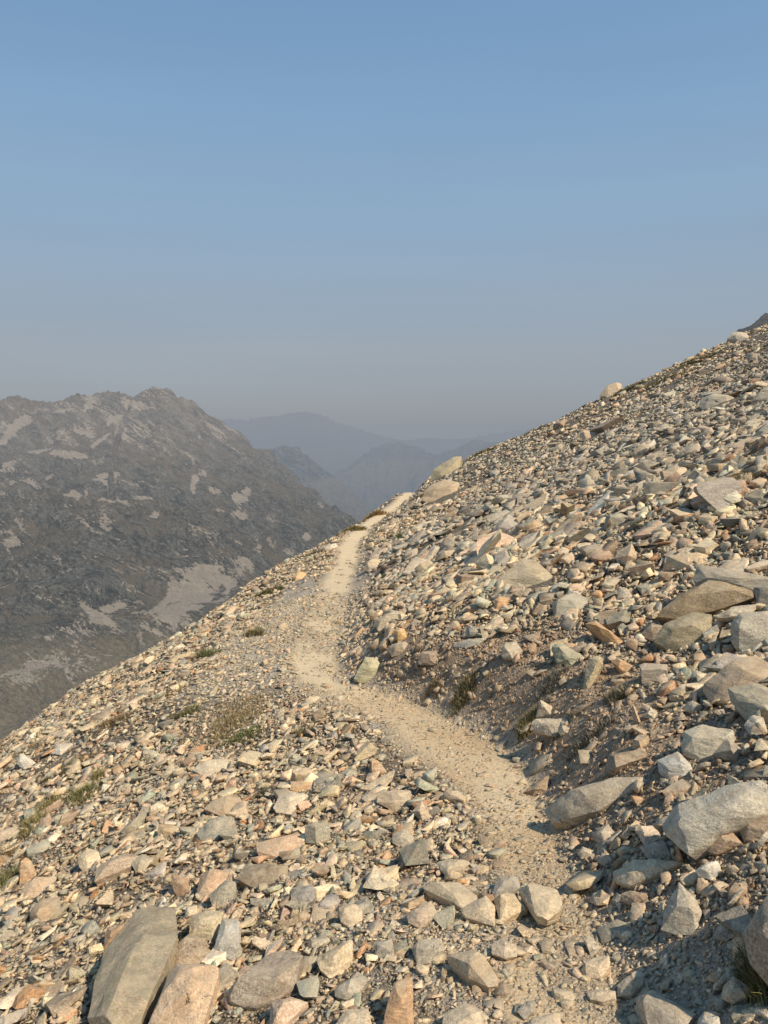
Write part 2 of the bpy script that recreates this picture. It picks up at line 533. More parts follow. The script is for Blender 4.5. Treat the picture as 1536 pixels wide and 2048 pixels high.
SHAPES = [('flat', (1, .72, .21)), ('slabby', (1.05, .66, .30)), ('blocky', (.95, .75, .50)), ('long', (1.2, .48, .30)), ('chunky', (.9, .78, .72))]
SW = [.36, .32, .16, .13, .03]
LOW, MID = [], []
for i in range(30):
    rs = random.Random(100 + i); nm, dm = SHAPES[i % 5]
    LOW.append((nm, *bm_arrays(angular(rs, rs.randint(3, 5), dm))))
for i in range(30):
    rs = random.Random(200 + i); nm, dm = SHAPES[i % 5]
    MID.append((nm, *bm_arrays(roughen(angular(rs, rs.randint(3, 6), dm), .006, 0, 0, 4, i))))


def rot_to(n, yaw, tilt, roll):
    """rotation matrices (N,3,3): yaw about the stone's axis, tipped, then laid on the slope with normal n"""
    N = len(yaw)
    cy, sy = np.cos(yaw), np.sin(yaw); z = np.zeros(N); o = np.ones(N)
    Rz = np.stack([cy, -sy, z, sy, cy, z, z, z, o], -1).reshape(N, 3, 3)
    c, s = np.cos(tilt), np.sin(tilt)
    Rx = np.stack([o, z, z, z, c, -s, z, s, c], -1).reshape(N, 3, 3)
    c, s = np.cos(roll), np.sin(roll)
    Ry = np.stack([c, z, s, z, o, z, -s, z, c], -1).reshape(N, 3, 3)
    t = np.cross(np.tile([[0., 1, 0]], (N, 1)), n); t /= np.linalg.norm(t, axis=1, keepdims=True)
    b = np.cross(n, t)
    B = np.stack([t, b, n], -1)
    return B @ Rx @ Ry @ Rz


# ---- hero stones read off the photograph: outline, tint, how upright its face stands, label
HEROES = []
def S(name, tint, tilt, outline, label, ridge=(), lichen=0., thick=.55, up=0., ref=None):
    HEROES.append(dict(name=name, tint=tint, tilt=tilt, outline=outline, label=label, ridge=ridge, lichen=lichen, thick=thick, up=up, ref=ref))


def build_hero(i, h):
    O = np.array(h['outline'], float)
    cx = O[:, 0].mean(); lo = O[:, 1].max(); hi = O[:, 1].min()
    ax = O[np.argmax(O[:, 1]), 0] * .5 + cx * .5
    base, d = ground_hit(ax, lo - .22 * (lo - hi))
    n_g = hnormal(np.array([base[0]]), np.array([base[1]]))[0]
    toc = -base / np.linalg.norm(base); hor = np.array([toc[0], toc[1], 0]); hor /= np.linalg.norm(hor)
    n = n_g * (1 - h['tilt']) + (hor * .9 + np.array([0, 0, .25])) * h['tilt']
    n /= np.linalg.norm(n)
    if n @ toc < .3:                                    # keep the face readable from the path
        n = n + toc * (.3 - n @ toc) * 1.2; n /= np.linalg.norm(n)
    mpp = d / F
    size = mpp * np.hypot(np.ptp(O[:, 0]), np.ptp(O[:, 1]))
    smin = mpp * min(np.ptp(O[:, 0]), np.ptp(O[:, 1]))
    C = base + n_g * (.20 * smin + .012 + h['up'])

    def onplane(px, py, lift=0.):
        r = ray(px, py)
        t = (C @ n + lift) / (r @ n)
        return r * t
    P = [onplane(x, y) for x, y in O]
    cen = np.mean(P, 0)
    th = smin * h['thick'] / max(.45, 1.0)
    pts = [p for p in P]
    rs = random.Random(900 + i)
    for p in P:
        q = cen + (p - cen) * rs.uniform(.80, .93) - n * th * rs.uniform(.75, 1.05)
        pts.append(q)
    if h['ridge']:
        for x, y, lf in h['ridge']: pts.append(onplane(x, y, lf * smin))
    else:
        k = 5
        for j in range(k):
            a = rs.random() * 6.28; rr = rs.uniform(.15, .62)
            q = P[rs.randrange(len(P))]
            q = cen + (q - cen) * rr
            pts.append(q + n * smin * rs.uniform(.12, .34))
    org = cen
    bm = hull([Vector((p - org).tolist()) for p in pts])
    for j in range(6 if size * F / d > 60 else 4):                # knock corners off
        c_n = Vector([rs.gauss(0, 1) for _ in range(3)]) + Vector(n.tolist()) * .5
        c_n.normalize()
        hh = [v.co @ c_n for v in bm.verts]; mx, md = max(hh), sum(hh) / len(hh)
        ge = bm.verts[:] + bm.edges[:] + bm.faces[:]
        bmesh.ops.bisect_plane(bm, geom=ge, plane_co=c_n * (md + (mx - md) * rs.uniform(.86, .97)), plane_no=c_n, clear_outer=True)
        be = [e for e in bm.edges if len(e.link_faces) < 2]
        if be: bmesh.ops.contextual_create(bm, geom=be)
    near = np.ptp(O[:, 0]) * np.ptp(O[:, 1])
    cuts = 5 if near > 9000 else (4 if near > 2500 else 3)
    bm = roughen(bm, size * .004, cuts, size * .012, 5.2 / size, i * 3)
    V, T = bm_arrays(bm)
    me = mesh_np(h['name'], V, T, {'tint': ('POINT', np.ones((len(V), 3))), 'lichen': ('POINT', np.full(len(V), h['lichen']))}, True, M_ROCK)
    me.set_sharp_from_angle(angle=math.radians(21))
    o = link(h['name'], me, org.tolist())
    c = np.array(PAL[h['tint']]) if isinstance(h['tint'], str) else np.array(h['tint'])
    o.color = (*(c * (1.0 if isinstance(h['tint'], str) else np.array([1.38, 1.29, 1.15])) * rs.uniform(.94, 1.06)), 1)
    o['label'] = h['label']; o['category'] = 'boulder' if h['name'] == 'boulder' else 'rock'
    h['pos'] = org; h['depth'] = d; h['rad'] = size * .5; h['px'] = (O[:, 0].mean(), O[:, 1].mean())
    return o

# foreground, left of the path
S('boulder', (.29, .24, .175), .15, [(287,1802),(349,1805),(355,1872),(331,1911),(302,1934),(296,1990),(264,2075),(165,2065),(202,1908),(243,1878)], 'long grey slab streaked with yellow green lichen in the lower left corner', ridge=[(300,1850,.1),(262,1905,.16),(235,1985,.12),(210,2040,.14)], lichen=.7, thick=.3, ref='the lichen streaked slab')
S('boulder', 'pink', .2, [(346,1928),(437,1928),(437,1952),(419,2004),(400,2075),(285,2075),(322,1990),(346,1946)], 'thick peach coloured granite block cut off by the bottom edge, right of the lichen slab', lichen=.12, ref='the peach granite block')
S('rock', (.31,.245,.18), .3, [(331,1908),(378,1867),(410,1878),(425,1920),(360,1930),(351,1945),(331,1922)], 'brown speckled slab leaning between the lichen slab and the peach block')
S('rock', (.46,.40,.29), .5, [(378,1831),(425,1817),(448,1820),(440,1860),(425,1887),(378,1872)], 'cream block mottled with brown lichen above the brown speckled slab', lichen=.5)
S('rock', (.47,.46,.42), .3, [(444,1837),(479,1837),(482,1899),(464,1921),(426,1902),(441,1881)], 'pale grey speckled oblong block standing beside the peach granite block', ridge=[(452,1845,.25),(474,1846,.25),(444,1884,.3),(476,1892,.35)], ref='the pale grey oblong block')
S('boulder', (.27,.235,.195), .35, [(511,1937),(541,1905),(582,1896),(608,1908),(590,1978),(558,1998),(511,2016),(453,2010),(459,1978)], 'big squared block with grey top and rusty brown front near the bottom', ridge=[(476,1955,.28),(562,1953,.32),(600,1916,.12)], thick=.6, ref='the big squared block')
S('rock', (.54,.45,.32), .45, [(631,1916),(699,1878),(706,1881),(705,1922),(681,1954),(658,1957),(640,1940)], 'smooth cream teardrop shaped rock right of the big squared block', ref='the cream teardrop rock')
S('rock', (.33,.31,.27), .4, [(667,1978),(716,1943),(740,1957),(716,1990),(693,2001),(670,1993)], 'layered grey rock just below the cream teardrop shaped rock')
S('rock', (.50,.42,.31), .4, [(672,1817),(711,1808),(725,1820),(725,1840),(702,1858),(681,1843)], 'rounded cream cobble above the cream teardrop rock', ref='the rounded cream cobble')
S('rock', (.52,.36,.25), .35, [(513,1685),(593,1666),(611,1685),(588,1708),(552,1717),(514,1708)], 'smooth salmon pink rock with one brown broken end', ridge=[(560,1682,.2),(585,1690,.15)], ref='the salmon pink rock')
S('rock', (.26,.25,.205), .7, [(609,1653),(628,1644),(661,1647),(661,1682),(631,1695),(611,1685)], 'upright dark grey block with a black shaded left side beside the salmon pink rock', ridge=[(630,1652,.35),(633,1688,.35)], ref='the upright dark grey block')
S('rock', (.23,.185,.135), .3, [(473,1758),(485,1732),(523,1726),(576,1732),(576,1752),(552,1776),(503,1773)], 'long dull brown slab with rounded ends below the salmon pink rock', ref='the long brown slab')
S('rock', (.42,.30,.21), .3, [(400,1752),(429,1738),(459,1743),(445,1776),(424,1805),(390,1800)], 'reddish mottled flat rock left of the long brown slab')
S('rock', (.31,.29,.23), .35, [(418,1790),(453,1758),(473,1764),(470,1799),(444,1820),(423,1811)], 'olive grey wedge lying against the reddish mottled flat rock')
S('rock', (.215,.215,.185), .25, [(392,1664),(429,1635),(467,1632),(459,1659),(435,1679),(400,1682)], 'flat slate grey slab with a pointed right end above a dark hollow', thick=.3, ref='the slate grey slab')
S('rock', (.40,.27,.17), .75, [(790,1960),(825,1952),(829,2075),(760,2075),(778,1990)], 'tall orange brown speckled rock standing at the bottom edge, tapering to its top', ref='the tall orange brown rock')
S('rock', (.48,.37,.29), .3, [(541,2004),(582,1993),(617,2004),(588,2031),(552,2070),(538,2070)], 'pinkish flat granite rock cut by the bottom edge below the big squared block')
S('rock', (.48,.40,.30), .3, [(690,2020),(737,2016),(750,2070),(655,2070)], 'pale sandy rock at the bottom edge left of the tall orange brown rock')
S('rock', (.19,.19,.175), .4, [(532,1893),(558,1878),(579,1881),(582,1896),(538,1905)], 'dark bluish grey chip resting on top of the big squared block')
S('rock', (.25,.245,.235), .45, [(579,1776),(623,1770),(634,1779),(629,1799),(599,1818),(582,1799)], 'dark shiny grey rock with a rounded underside below the long brown slab')
S('rock', (.24,.24,.215), .45, [(500,1796),(547,1796),(551,1811),(526,1817),(501,1808)], 'small long grey brick left of the dark shiny grey rock')
S('rock', (.47,.38,.26), .5, [(731,1746),(795,1729),(800,1764),(757,1773),(734,1758)], 'cream four sided block with an ochre lower edge', ref='the cream four sided block')
S('rock', (.30,.28,.24), .5, [(746,1884),(784,1878),(790,1911),(781,1925),(752,1914)], 'rounded grey cobble right of the cream teardrop rock')
S('rock', (.36,.33,.27), .5, [(787,1667),(810,1656),(829,1676),(825,1694),(804,1698),(784,1685)], 'grey beige cube shaped rock above the cream four sided block', ridge=[(800,1672,.25),(815,1680,.2)])
# foreground, on and beside the path
S('rock', (.29,.275,.255), .35, [(984,1785),(997,1754),(1036,1752),(1044,1775),(1026,1785),(990,1796)], 'smooth blue grey rock at the far edge of the sandy split slab')
S('boulder', (.44,.355,.24), .3, [(987,1798),(1008,1783),(1029,1788),(1055,1817),(1026,1832),(1000,1845)], 'sandy slab half covered with dust under the overhanging pale slab')
S('boulder', (.47,.40,.295), .15, [(1036,1775),(1075,1768),(1115,1780),(1125,1804),(1120,1822),(1096,1837),(1073,1830),(1057,1798)], 'pale dusty slab on the path throwing a black shadow from its left edge', thick=.45, up=.05, ref='the pale dusty slab on the path')
S('boulder', (.41,.35,.26), .2, [(849,1762),(917,1764),(956,1793),(927,1817),(875,1787),(846,1777)], 'long pale flat boulder lying left of the pale dusty slab on the path', ref='the long pale flat boulder')
S('rock', (.42,.355,.265), .3, [(919,1819),(971,1788),(990,1811),(990,1853),(958,1840),(932,1835)], 'dusty wedge shaped rock between the long pale boulder and the sandy slab')
S('rock', (.33,.305,.255), .45, [(823,1897),(839,1877),(880,1877),(891,1900),(865,1929),(833,1929)], 'grey cube like rock with cracked front, left of the half buried boulder', ridge=[(832,1893,.25),(880,1896,.28),(848,1900,.3)], ref='the grey cube like rock')
S('boulder', (.45,.375,.27), .12, [(891,1908),(940,1897),(971,1913),(1003,1970),(977,1975),(937,1957),(917,1934)], 'large dusty beige boulder half buried beside the path near the bottom', thick=.4, ref='the half buried beige boulder')
S('rock', (.37,.32,.26), .5, [(984,1887),(1000,1877),(1039,1890),(1036,1913),(1013,1921),(982,1908)], 'two toned block, dark grey at left and tan at right', ridge=[(1010,1884,.3),(1008,1916,.3)], ref='the two toned block')
S('rock', (.43,.35,.275), .35, [(812,1827),(862,1801),(878,1830),(839,1856),(815,1845)], 'pinkish speckled angular rock above the grey cube like rock')
S('boulder', (.46,.39,.30), .15, [(888,2025),(932,2004),(966,2020),(972,2070),(880,2070)], 'pale rounded boulder top cut by the bottom edge, centre of the picture')
S('rock', (.30,.285,.25), .5, [(1034,2022),(1052,2001),(1070,2001),(1068,2025),(1049,2041)], 'small grey angular rock on the dusty path near the bottom edge')
S('rock', (.47,.40,.31), .2, [(1057,2035),(1120,2027),(1128,2070),(1047,2070)], 'pale dusty rock at the bottom edge in the middle of the path')
S('rock', (.39,.35,.275), .25, [(872,1725),(896,1720),(943,1723),(922,1744),(891,1754)], 'flat pale grey slab behind the long pale flat boulder', thick=.4)
S('boulder', (.36,.335,.285), .6, [(1358,1764),(1384,1789),(1404,1823),(1392,1871),(1350,1869),(1321,1860),(1327,1820)], 'pointed grey rock with sunlit tip and shaded lower half', ridge=[(1352,1812,.25),(1384,1815,.22)], ref='the pointed grey rock')
S('rock', (.44,.38,.285), .2, [(1225,1744),(1268,1718),(1304,1718),(1370,1724),(1316,1744),(1270,1768),(1256,1772),(1225,1764)], 'pale ledge of rock running out of the brown soil above the path', thick=.4, ref='the pale ledge of rock')
S('rock', (.56,.53,.46), .5, [(1390,1741),(1412,1724),(1435,1721),(1443,1744),(1424,1761),(1395,1752)], 'round whitish granite rock below the big granite boulder', ref='the round whitish rock')
S('rock', (.30,.22,.155), .5, [(1236,1789),(1259,1781),(1293,1786),(1299,1809),(1276,1815),(1239,1803)], 'brown brick shaped rock left of the pointed grey rock')
S('rock', (.49,.41,.31), .35, [(1160,1940),(1185,1914),(1219,1911),(1222,1931),(1202,1957),(1168,1957)], 'knobbly pale rock with a forked lower end on the path', ref='the knobbly pale rock')
S('rock', (.47,.40,.305), .15, [(1174,1988),(1194,1977),(1231,1982),(1233,1995),(1205,2004),(1179,1998)], 'flat oval beige stone lying on the sandy path')
S('rock', (.45,.39,.305), .3, [(1233,1971),(1276,1940),(1290,1948),(1287,1968),(1259,1994),(1233,1991)], 'smooth beige slab leaning down to the left of the buried grey boulder')
S('boulder', (.38,.335,.275), .1, [(1268,1994),(1299,1977),(1324,1991),(1356,2013),(1392,2028),(1356,2070),(1299,2070),(1276,2025)], 'broad greyish boulder mostly buried at the bottom right of the path', thick=.35)
S('rock', (.44,.38,.29), .4, [(1446,1972),(1466,1951),(1500,1974),(1497,1990),(1466,2008),(1441,1997)], 'cream cracked block in front of the shade in the lower right corner', ref='the cream cracked block')
S('rock', (.30,.295,.26), .55, [(1426,1970),(1461,1934),(1475,1957),(1446,1971),(1424,1990)], 'dark grey narrow slab leaning on the cream cracked block')
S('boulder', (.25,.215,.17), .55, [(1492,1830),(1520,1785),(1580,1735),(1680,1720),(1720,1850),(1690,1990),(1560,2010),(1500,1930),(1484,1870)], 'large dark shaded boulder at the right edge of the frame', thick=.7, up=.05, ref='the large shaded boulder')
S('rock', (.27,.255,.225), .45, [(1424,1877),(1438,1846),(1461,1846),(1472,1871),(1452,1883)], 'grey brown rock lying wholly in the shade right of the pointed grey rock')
S('rock', (.46,.44,.39), .3, [(1390,2045),(1409,2022),(1438,2034),(1440,2070),(1388,2070)], 'whitish rock on the bottom edge below the cream cracked block')
S('rock', (.40,.36,.29), .55, [(1165,1877),(1177,1869),(1197,1888),(1198,1903),(1182,1914)], 'small upright beige block on the path left of the pointed grey rock', ridge=[(1172,1884,.3)])
S('rock', (.50,.44,.345), .5, [(1154,1707),(1165,1693),(1188,1701),(1191,1712),(1162,1718)], 'small pale cube below the long pale slab beside the path')
S('boulder', (.44,.42,.365), .4, [(1316,1640),(1335,1615),(1450,1570),(1524,1559),(1552,1587),(1545,1612),(1464,1628),(1468,1654),(1387,1683),(1377,1709),(1331,1671)], 'big coarse granite boulder, dark on its flank and white at its upper right', ridge=[(1471,1600,.22),(1366,1662,.18),(1345,1640,.2),(1455,1640,.15)], thick=.7, up=.06, ref='the big granite boulder')
S('rock', (.34,.25,.175), .4, [(1387,1685),(1464,1661),(1485,1688),(1429,1711)], 'flat reddish brown rock tucked under the big granite boulder')
S('rock', (.30,.235,.175), .5, [(1478,1661),(1506,1633),(1560,1629),(1560,1678),(1488,1683)], 'blunt brown rock at the right edge below the big granite boulder')
S('boulder', (.46,.40,.31), .25, [(1087,1617),(1157,1577),(1244,1550),(1300,1557),(1237,1594),(1195,1622),(1115,1645),(1094,1642)], 'long pale slab lying just above the path at the foot of the brown bank', thick=.45, up=.04, ref='the long pale slab above the path')
S('rock', (.50,.43,.335), .5, [(1056,1451),(1070,1437),(1133,1437),(1129,1455),(1108,1474),(1059,1460)], 'cream flat block on the bank edge carrying a triangular rock', thick=.8, up=.05, ref='the stacked cream rocks')
S('rock', (.49,.43,.34), .8, [(1070,1438),(1080,1399),(1105,1413),(1115,1438)], 'cream triangular rock standing on top of a flat cream block', thick=.6, up=.05)
S('rock', (.54,.46,.35), .5, [(1115,1460),(1126,1449),(1140,1456),(1136,1468),(1120,1471)], 'small cream stone touching the right end of the stacked cream rocks')
S('rock', (.29,.22,.155), .5, [(1209,1547),(1216,1510),(1290,1495),(1292,1514),(1241,1535),(1223,1551)], 'brown block with a flat tan top and a dark left side on the bank', ridge=[(1228,1512,.3),(1232,1535,.3)], ref='the brown block on the bank')
S('rock', (.25,.185,.13), .6, [(1042,1587),(1098,1547),(1100,1582),(1066,1596)], 'dark brown triangular rock at the right edge of the sandy path', ref='the dark brown triangular rock')
S('boulder', (.43,.40,.325), .5, [(1363,1507),(1366,1462),(1405,1449),(1468,1460),(1468,1490),(1426,1514),(1391,1519)], 'rounded speckled granite boulder above the big granite boulder', ridge=[(1385,1475,.25),(1440,1478,.22)], ref='the rounded granite boulder')
S('rock', (.30,.265,.22), .6, [(1426,1507),(1457,1472),(1485,1500),(1478,1523),(1447,1519)], 'cut block with pale right face leaning on the rounded granite boulder', ridge=[(1462,1500,.35)])
S('rock', (.39,.395,.375), .5, [(1314,1521),(1356,1502),(1384,1531),(1380,1556),(1335,1561),(1318,1547)], 'bluish white rock wedged under the left side of the rounded granite boulder')
S('rock', (.45,.415,.36), .55, [(1487,1451),(1502,1428),(1527,1435),(1536,1465),(1499,1474)], 'pale grey angular rock near the right edge above the rounded granite boulder')
S('rock', (.52,.48,.39), .6, [(1286,1434),(1300,1414),(1314,1423),(1310,1439)], 'small whitish stone alone in the brown gravel of the bank')
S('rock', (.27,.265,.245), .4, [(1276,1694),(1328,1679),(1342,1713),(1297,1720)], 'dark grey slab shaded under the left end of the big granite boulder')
S('boulder', (.36,.28,.20), .3, [(1398,1376),(1458,1330),(1512,1309),(1555,1333),(1545,1365),(1445,1405),(1420,1402)], 'wide flaky brown and cream outcrop at the right edge', thick=.5, ref='the wide flaky outcrop')
S('boulder', (.36,.335,.26), .45, [(1456,1377),(1508,1362),(1560,1385),(1560,1450),(1490,1440),(1460,1402)], 'greenish grey boulder at the right edge below the wide flaky outcrop', lichen=.3, thick=.6)
# the pile of slabs on the right
S('boulder', (.25,.195,.125), .6, [(1300,1240),(1354,1188),(1400,1164),(1445,1154),(1502,1165),(1508,1196),(1442,1218),(1351,1240)], 'huge tilted brown slab with a cracked face on top of the pile at right', ridge=[(1375,1190,.12),(1470,1180,.12)], thick=.6, up=.22, ref='the huge tilted brown slab')
S('boulder', (.27,.255,.215), .5, [(1382,1170),(1392,1127),(1461,1138),(1560,1158),(1530,1190),(1445,1180)], 'greyish ridge of rock behind the huge tilted brown slab', thick=.6, up=.12)
S('boulder', (.29,.25,.165), .5, [(1303,1284),(1328,1248),(1385,1224),(1423,1229),(1423,1272),(1379,1291),(1335,1303)], 'boulder with green lichen top and orange underside beneath the huge tilted slab', lichen=.55, ridge=[(1345,1258,.28),(1385,1250,.25)], thick=.7, up=.05, ref='the lichen topped boulder')
S('rock', (.50,.45,.36), .3, [(1427,1234),(1464,1213),(1512,1208),(1500,1224),(1455,1237)], 'flat whitish slab wedged under the right end of the huge tilted slab', up=.12)
S('boulder', (.33,.32,.28), .6, [(1461,1247),(1480,1226),(1550,1220),(1550,1284),(1477,1307),(1461,1284)], 'grey granite boulder at the right edge beside the lichen topped boulder', thick=.7, up=.05, ref='the grey boulder at the right edge')
S('boulder', (.23,.22,.19), .6, [(1506,1174),(1550,1160),(1560,1210),(1515,1212)], 'dark boulder at the right edge against the end of the huge tilted slab', thick=.7, up=.12)
S('rock', (.42,.25,.12), .4, [(1170,1247),(1190,1240),(1212,1255),(1249,1284),(1240,1292),(1205,1281)], 'orange brown wedge pointing down to the right beside the slab pile', ref='the orange brown wedge')
S('rock', (.33,.285,.235), .65, [(1278,1330),(1288,1326),(1335,1328),(1337,1358),(1310,1368),(1284,1371)], 'squared grey brown block below the lichen topped boulder', ridge=[(1283,1340,.3),(1333,1338,.3)], ref='the squared block below the pile')
S('rock', (.36,.315,.215), .75, [(1164,1386),(1170,1345),(1177,1316),(1205,1309),(1206,1330),(1189,1360),(1176,1386)], 'narrow ochre grey slab standing on end below the orange brown wedge', ref='the slab standing on end')
S('rock', (.40,.26,.15), .5, [(1221,1322),(1235,1314),(1268,1333),(1262,1346),(1240,1346)], 'orange tinted brick beside the slab standing on end')
S('rock', (.30,.30,.225), .55, [(1101,1294),(1110,1287),(1129,1289),(1167,1311),(1145,1335),(1113,1326)], 'greenish pointed wedge left of the slab standing on end', lichen=.35)
S('rock', (.24,.19,.145), .6, [(1275,1272),(1303,1245),(1328,1251),(1309,1284)], 'dark brown block squeezed left of the lichen topped boulder', up=.04)
S('boulder', (.36,.345,.28), .25, [(1101,1209),(1142,1184),(1180,1198),(1161,1229),(1107,1231)], 'low greenish grey mound of rock left of the huge tilted slab', thick=.6, ref='the greenish grey mound')
S('boulder', (.38,.33,.24), .5, [(983,1167),(1045,1116),(1070,1120),(1105,1150),(1110,1172),(1040,1182)], 'large triangular beige boulder in the middle of the right hand slope', ridge=[(1068,1150,.18),(1046,1125,.05)], thick=.6, ref='the triangular beige boulder')
S('rock', (.33,.305,.28), .5, [(986,1061),(998,1040),(1017,1028),(1053,1045),(1053,1066),(989,1068)], 'purplish grey humped rock up the slope, dark on its underside', ref='the purplish grey rock')
S('rock', (.54,.475,.35), .5, [(949,1125),(974,1107),(985,1112),(992,1137),(983,1149)], 'bright cream pointed block left of the triangular beige boulder')
S('rock', (.41,.36,.27), .35, [(744,1253),(760,1235),(796,1217),(815,1230),(781,1250),(753,1265)], 'long tan slab leaning downhill beside the middle of the path', ref='the long tan slab by the path')
S('rock', (.38,.37,.25), .8, [(706,1362),(716,1338),(732,1315),(750,1313),(769,1337),(753,1361),(722,1368)], 'yellow and purple banded upright rock at the outer bend of the path', ridge=[(738,1335,.2)], lichen=.25, thick=.6, up=.04, ref='the banded upright rock')
S('rock', (.50,.33,.15), .6, [(785,1260),(795,1255),(809,1257),(815,1278),(796,1287)], 'yellow orange block above the banded upright rock')
S('rock', (.40,.34,.27), .55, [(776,1300),(782,1288),(808,1282),(817,1286),(810,1308),(783,1314)], 'tan block with black shade at its left above the banded upright rock', ref='the tan block above the bend')
S('rock', (.28,.225,.18), .45, [(833,1311),(845,1303),(876,1301),(872,1330),(836,1329)], 'mauve brown slab right of the tan block above the bend')
S('rock', (.48,.30,.16), .65, [(989,1200),(1000,1192),(1020,1196),(1012,1216),(989,1225)], 'bright orange faced stone right of centre on the slope')
S('rock', (.41,.36,.28), .55, [(1001,1296),(1012,1285),(1032,1283),(1047,1300),(1026,1323),(1004,1317)], 'angular tan and grey block above the brown bank')
S('rock', (.265,.265,.245), .2, [(898,1293),(934,1278),(974,1275),(960,1287),(934,1296)], 'flat blue grey slab on the slope above the bend of the path', thick=.4)
# further away
S('boulder', (.34,.27,.19), .5, [(843,1003),(848,983),(865,968),(888,958),(923,965),(918,985),(903,1002),(860,1008)], 'big beige boulder where the path meets the skyline', ridge=[(870,978,.22),(900,972,.2)], thick=.7, up=.1, ref='the beige boulder on the skyline')
S('boulder', (.29,.25,.165), .5, [(858,965),(866,940),(893,922),(906,911),(923,912),(920,940),(890,965)], 'lichen tinted outcrop behind the beige skyline boulder', lichen=.4, thick=.7, up=.2, ridge=[(885,945,.25),(905,930,.2)])
S('boulder', (.40,.325,.235), .4, [(1198,792),(1210,777),(1228,767),(1243,766),(1240,785),(1218,794)], 'pale wedge shaped boulder on the skyline of the right hand slope', thick=.7, up=.25, ref='the pale wedge on the skyline')
S('boulder', (.36,.335,.28), .4, [(1396,810),(1403,797),(1428,787),(1455,790),(1468,795),(1458,815),(1408,822)], 'grey whaleback boulder high on the right hand slope', thick=.6, up=.1)
S('rock', (.48,.36,.26), .5, [(1158,868),(1166,860),(1198,862),(1200,878),(1168,884)], 'pinkish rounded boulder high on the slope', up=.1)
S('rock', (.42,.37,.29), .4, [(1506,795),(1520,782),(1560,772),(1560,795),(1510,802)], 'pale slab at the right edge high on the slope', up=.1)
S('rock', (.43,.38,.30), .45, [(1453,677),(1468,663),(1493,665),(1503,680),(1478,684)], 'pale rock on the skyline near the right edge', up=.25)
S('rock', (.27,.26,.205), .6, [(1206,1057),(1212,1030),(1240,1025),(1268,1037),(1262,1052),(1212,1060)], 'grey green block with shaded left face far up the slope')
# left side of the picture
S('rock', (.53,.455,.33), .45, [(155,1714),(173,1697),(196,1700),(202,1720),(176,1754),(158,1734)], 'bright cream rock with notched top left of the long tilted slab', ref='the bright cream notched rock')
S('rock', (.35,.28,.215), .3, [(188,1764),(193,1732),(252,1703),(281,1711),(258,1735),(205,1752)], 'long tilted brown slab with a dark hollow below it at left', thick=.5, up=.04, ref='the long tilted slab at left')
S('rock', (.40,.36,.275), .35, [(261,1726),(281,1708),(314,1717),(302,1738),(272,1748)], 'beige rounded rock at the upper end of the long tilted slab')
S('rock', (.29,.205,.14), .7, [(340,1746),(352,1748),(375,1755),(381,1785),(363,1798),(349,1788)], 'reddish brown block with a dark left side left of the reddish mottled rock')
S('rock', (.33,.25,.17), .45, [(56,1840),(64,1815),(85,1797),(120,1794),(122,1817),(91,1851),(70,1849)], 'brown knobbly rock near the left edge', ref='the brown knobbly rock')
S('rock', (.44,.29,.17), .7, [(38,1770),(42,1722),(52,1714),(62,1722),(78,1756),(60,1775)], 'orange brown pointed rock standing near the left edge', ref='the orange pointed rock')
S('rock', (.44,.34,.25), .3, [(38,1784),(60,1765),(90,1755),(119,1752),(84,1790),(50,1802)], 'pink grained slab at the foot of the orange pointed rock')
S('rock', (.27,.19,.13), .5, [(202,1907),(215,1855),(250,1847),(251,1864),(223,1907)], 'dark brown block against the upper left side of the lichen streaked slab')
S('rock', (.49,.43,.33), .25, [(384,1540),(400,1525),(432,1517),(458,1518),(459,1533),(413,1556)], 'broad cream mound of rock left of the middle', ref='the broad cream mound')
S('rock', (.47,.40,.28), .65, [(320,1557),(342,1525),(360,1551),(342,1562)], 'cream pyramid shaped rock left of the broad cream mound')
S('rock', (.27,.205,.15), .45, [(111,1654),(124,1629),(160,1619),(143,1642),(117,1663)], 'dark brown pointed slab near the yellow grass at left')
S('rock', (.26,.25,.20), .4, [(236,1668),(257,1645),(295,1627),(277,1660),(254,1673)], 'dark grey elongated rock tilted up to the right at left of centre')
S('rock', (.38,.30,.195), .6, [(314,1663),(319,1648),(361,1652),(357,1678),(322,1684)], 'ochre brown squared block left of the slate grey slab', ref='the ochre squared block')
S('rock', (.45,.27,.17), .6, [(449,1575),(458,1560),(472,1557),(473,1577),(455,1582)], 'small brick red cube among the grey stones')
S('rock', (.52,.50,.46), .6, [(33,1530),(38,1508),(46,1506),(72,1525),(52,1541)], 'white angular rock near the left edge', ref='the white angular rock')
S('rock', (.47,.455,.41), .3, [(101,1507),(120,1485),(146,1487),(122,1510)], 'whitish flat slab right of the white angular rock')
S('rock', (.48,.385,.295), .4, [(-12,1670),(8,1655),(33,1650),(59,1668),(39,1683),(-12,1686)], 'pinkish white rounded rock at the left edge beside dry grass')
S('rock', (.36,.25,.165), .7, [(738,1551),(742,1514),(758,1522),(778,1547),(745,1554)], 'brown triangular stone with shade at its left in the middle of the scree', ref='the brown triangular stone')
S('rock', (.38,.325,.25), .55, [(753,1604),(758,1584),(790,1580),(823,1580),(820,1614),(784,1622)], 'wide cracked tan slab below the brown triangular stone', ref='the wide cracked tan slab')
S('rock', (.44,.36,.27), .6, [(824,1623),(843,1599),(868,1640),(846,1648)], 'leaning tan stone right of the wide cracked slab')
S('rock', (.48,.42,.33), .35, [(543,1612),(555,1592),(590,1584),(617,1588),(582,1629),(553,1625)], 'cream granite rock above the salmon pink rock', ref='the cream granite rock')
S('rock', (.39,.30,.205), .3, [(405,1617),(425,1600),(455,1590),(477,1591),(490,1610),(449,1635)], 'rounded ochre brown boulder just above the slate grey slab')
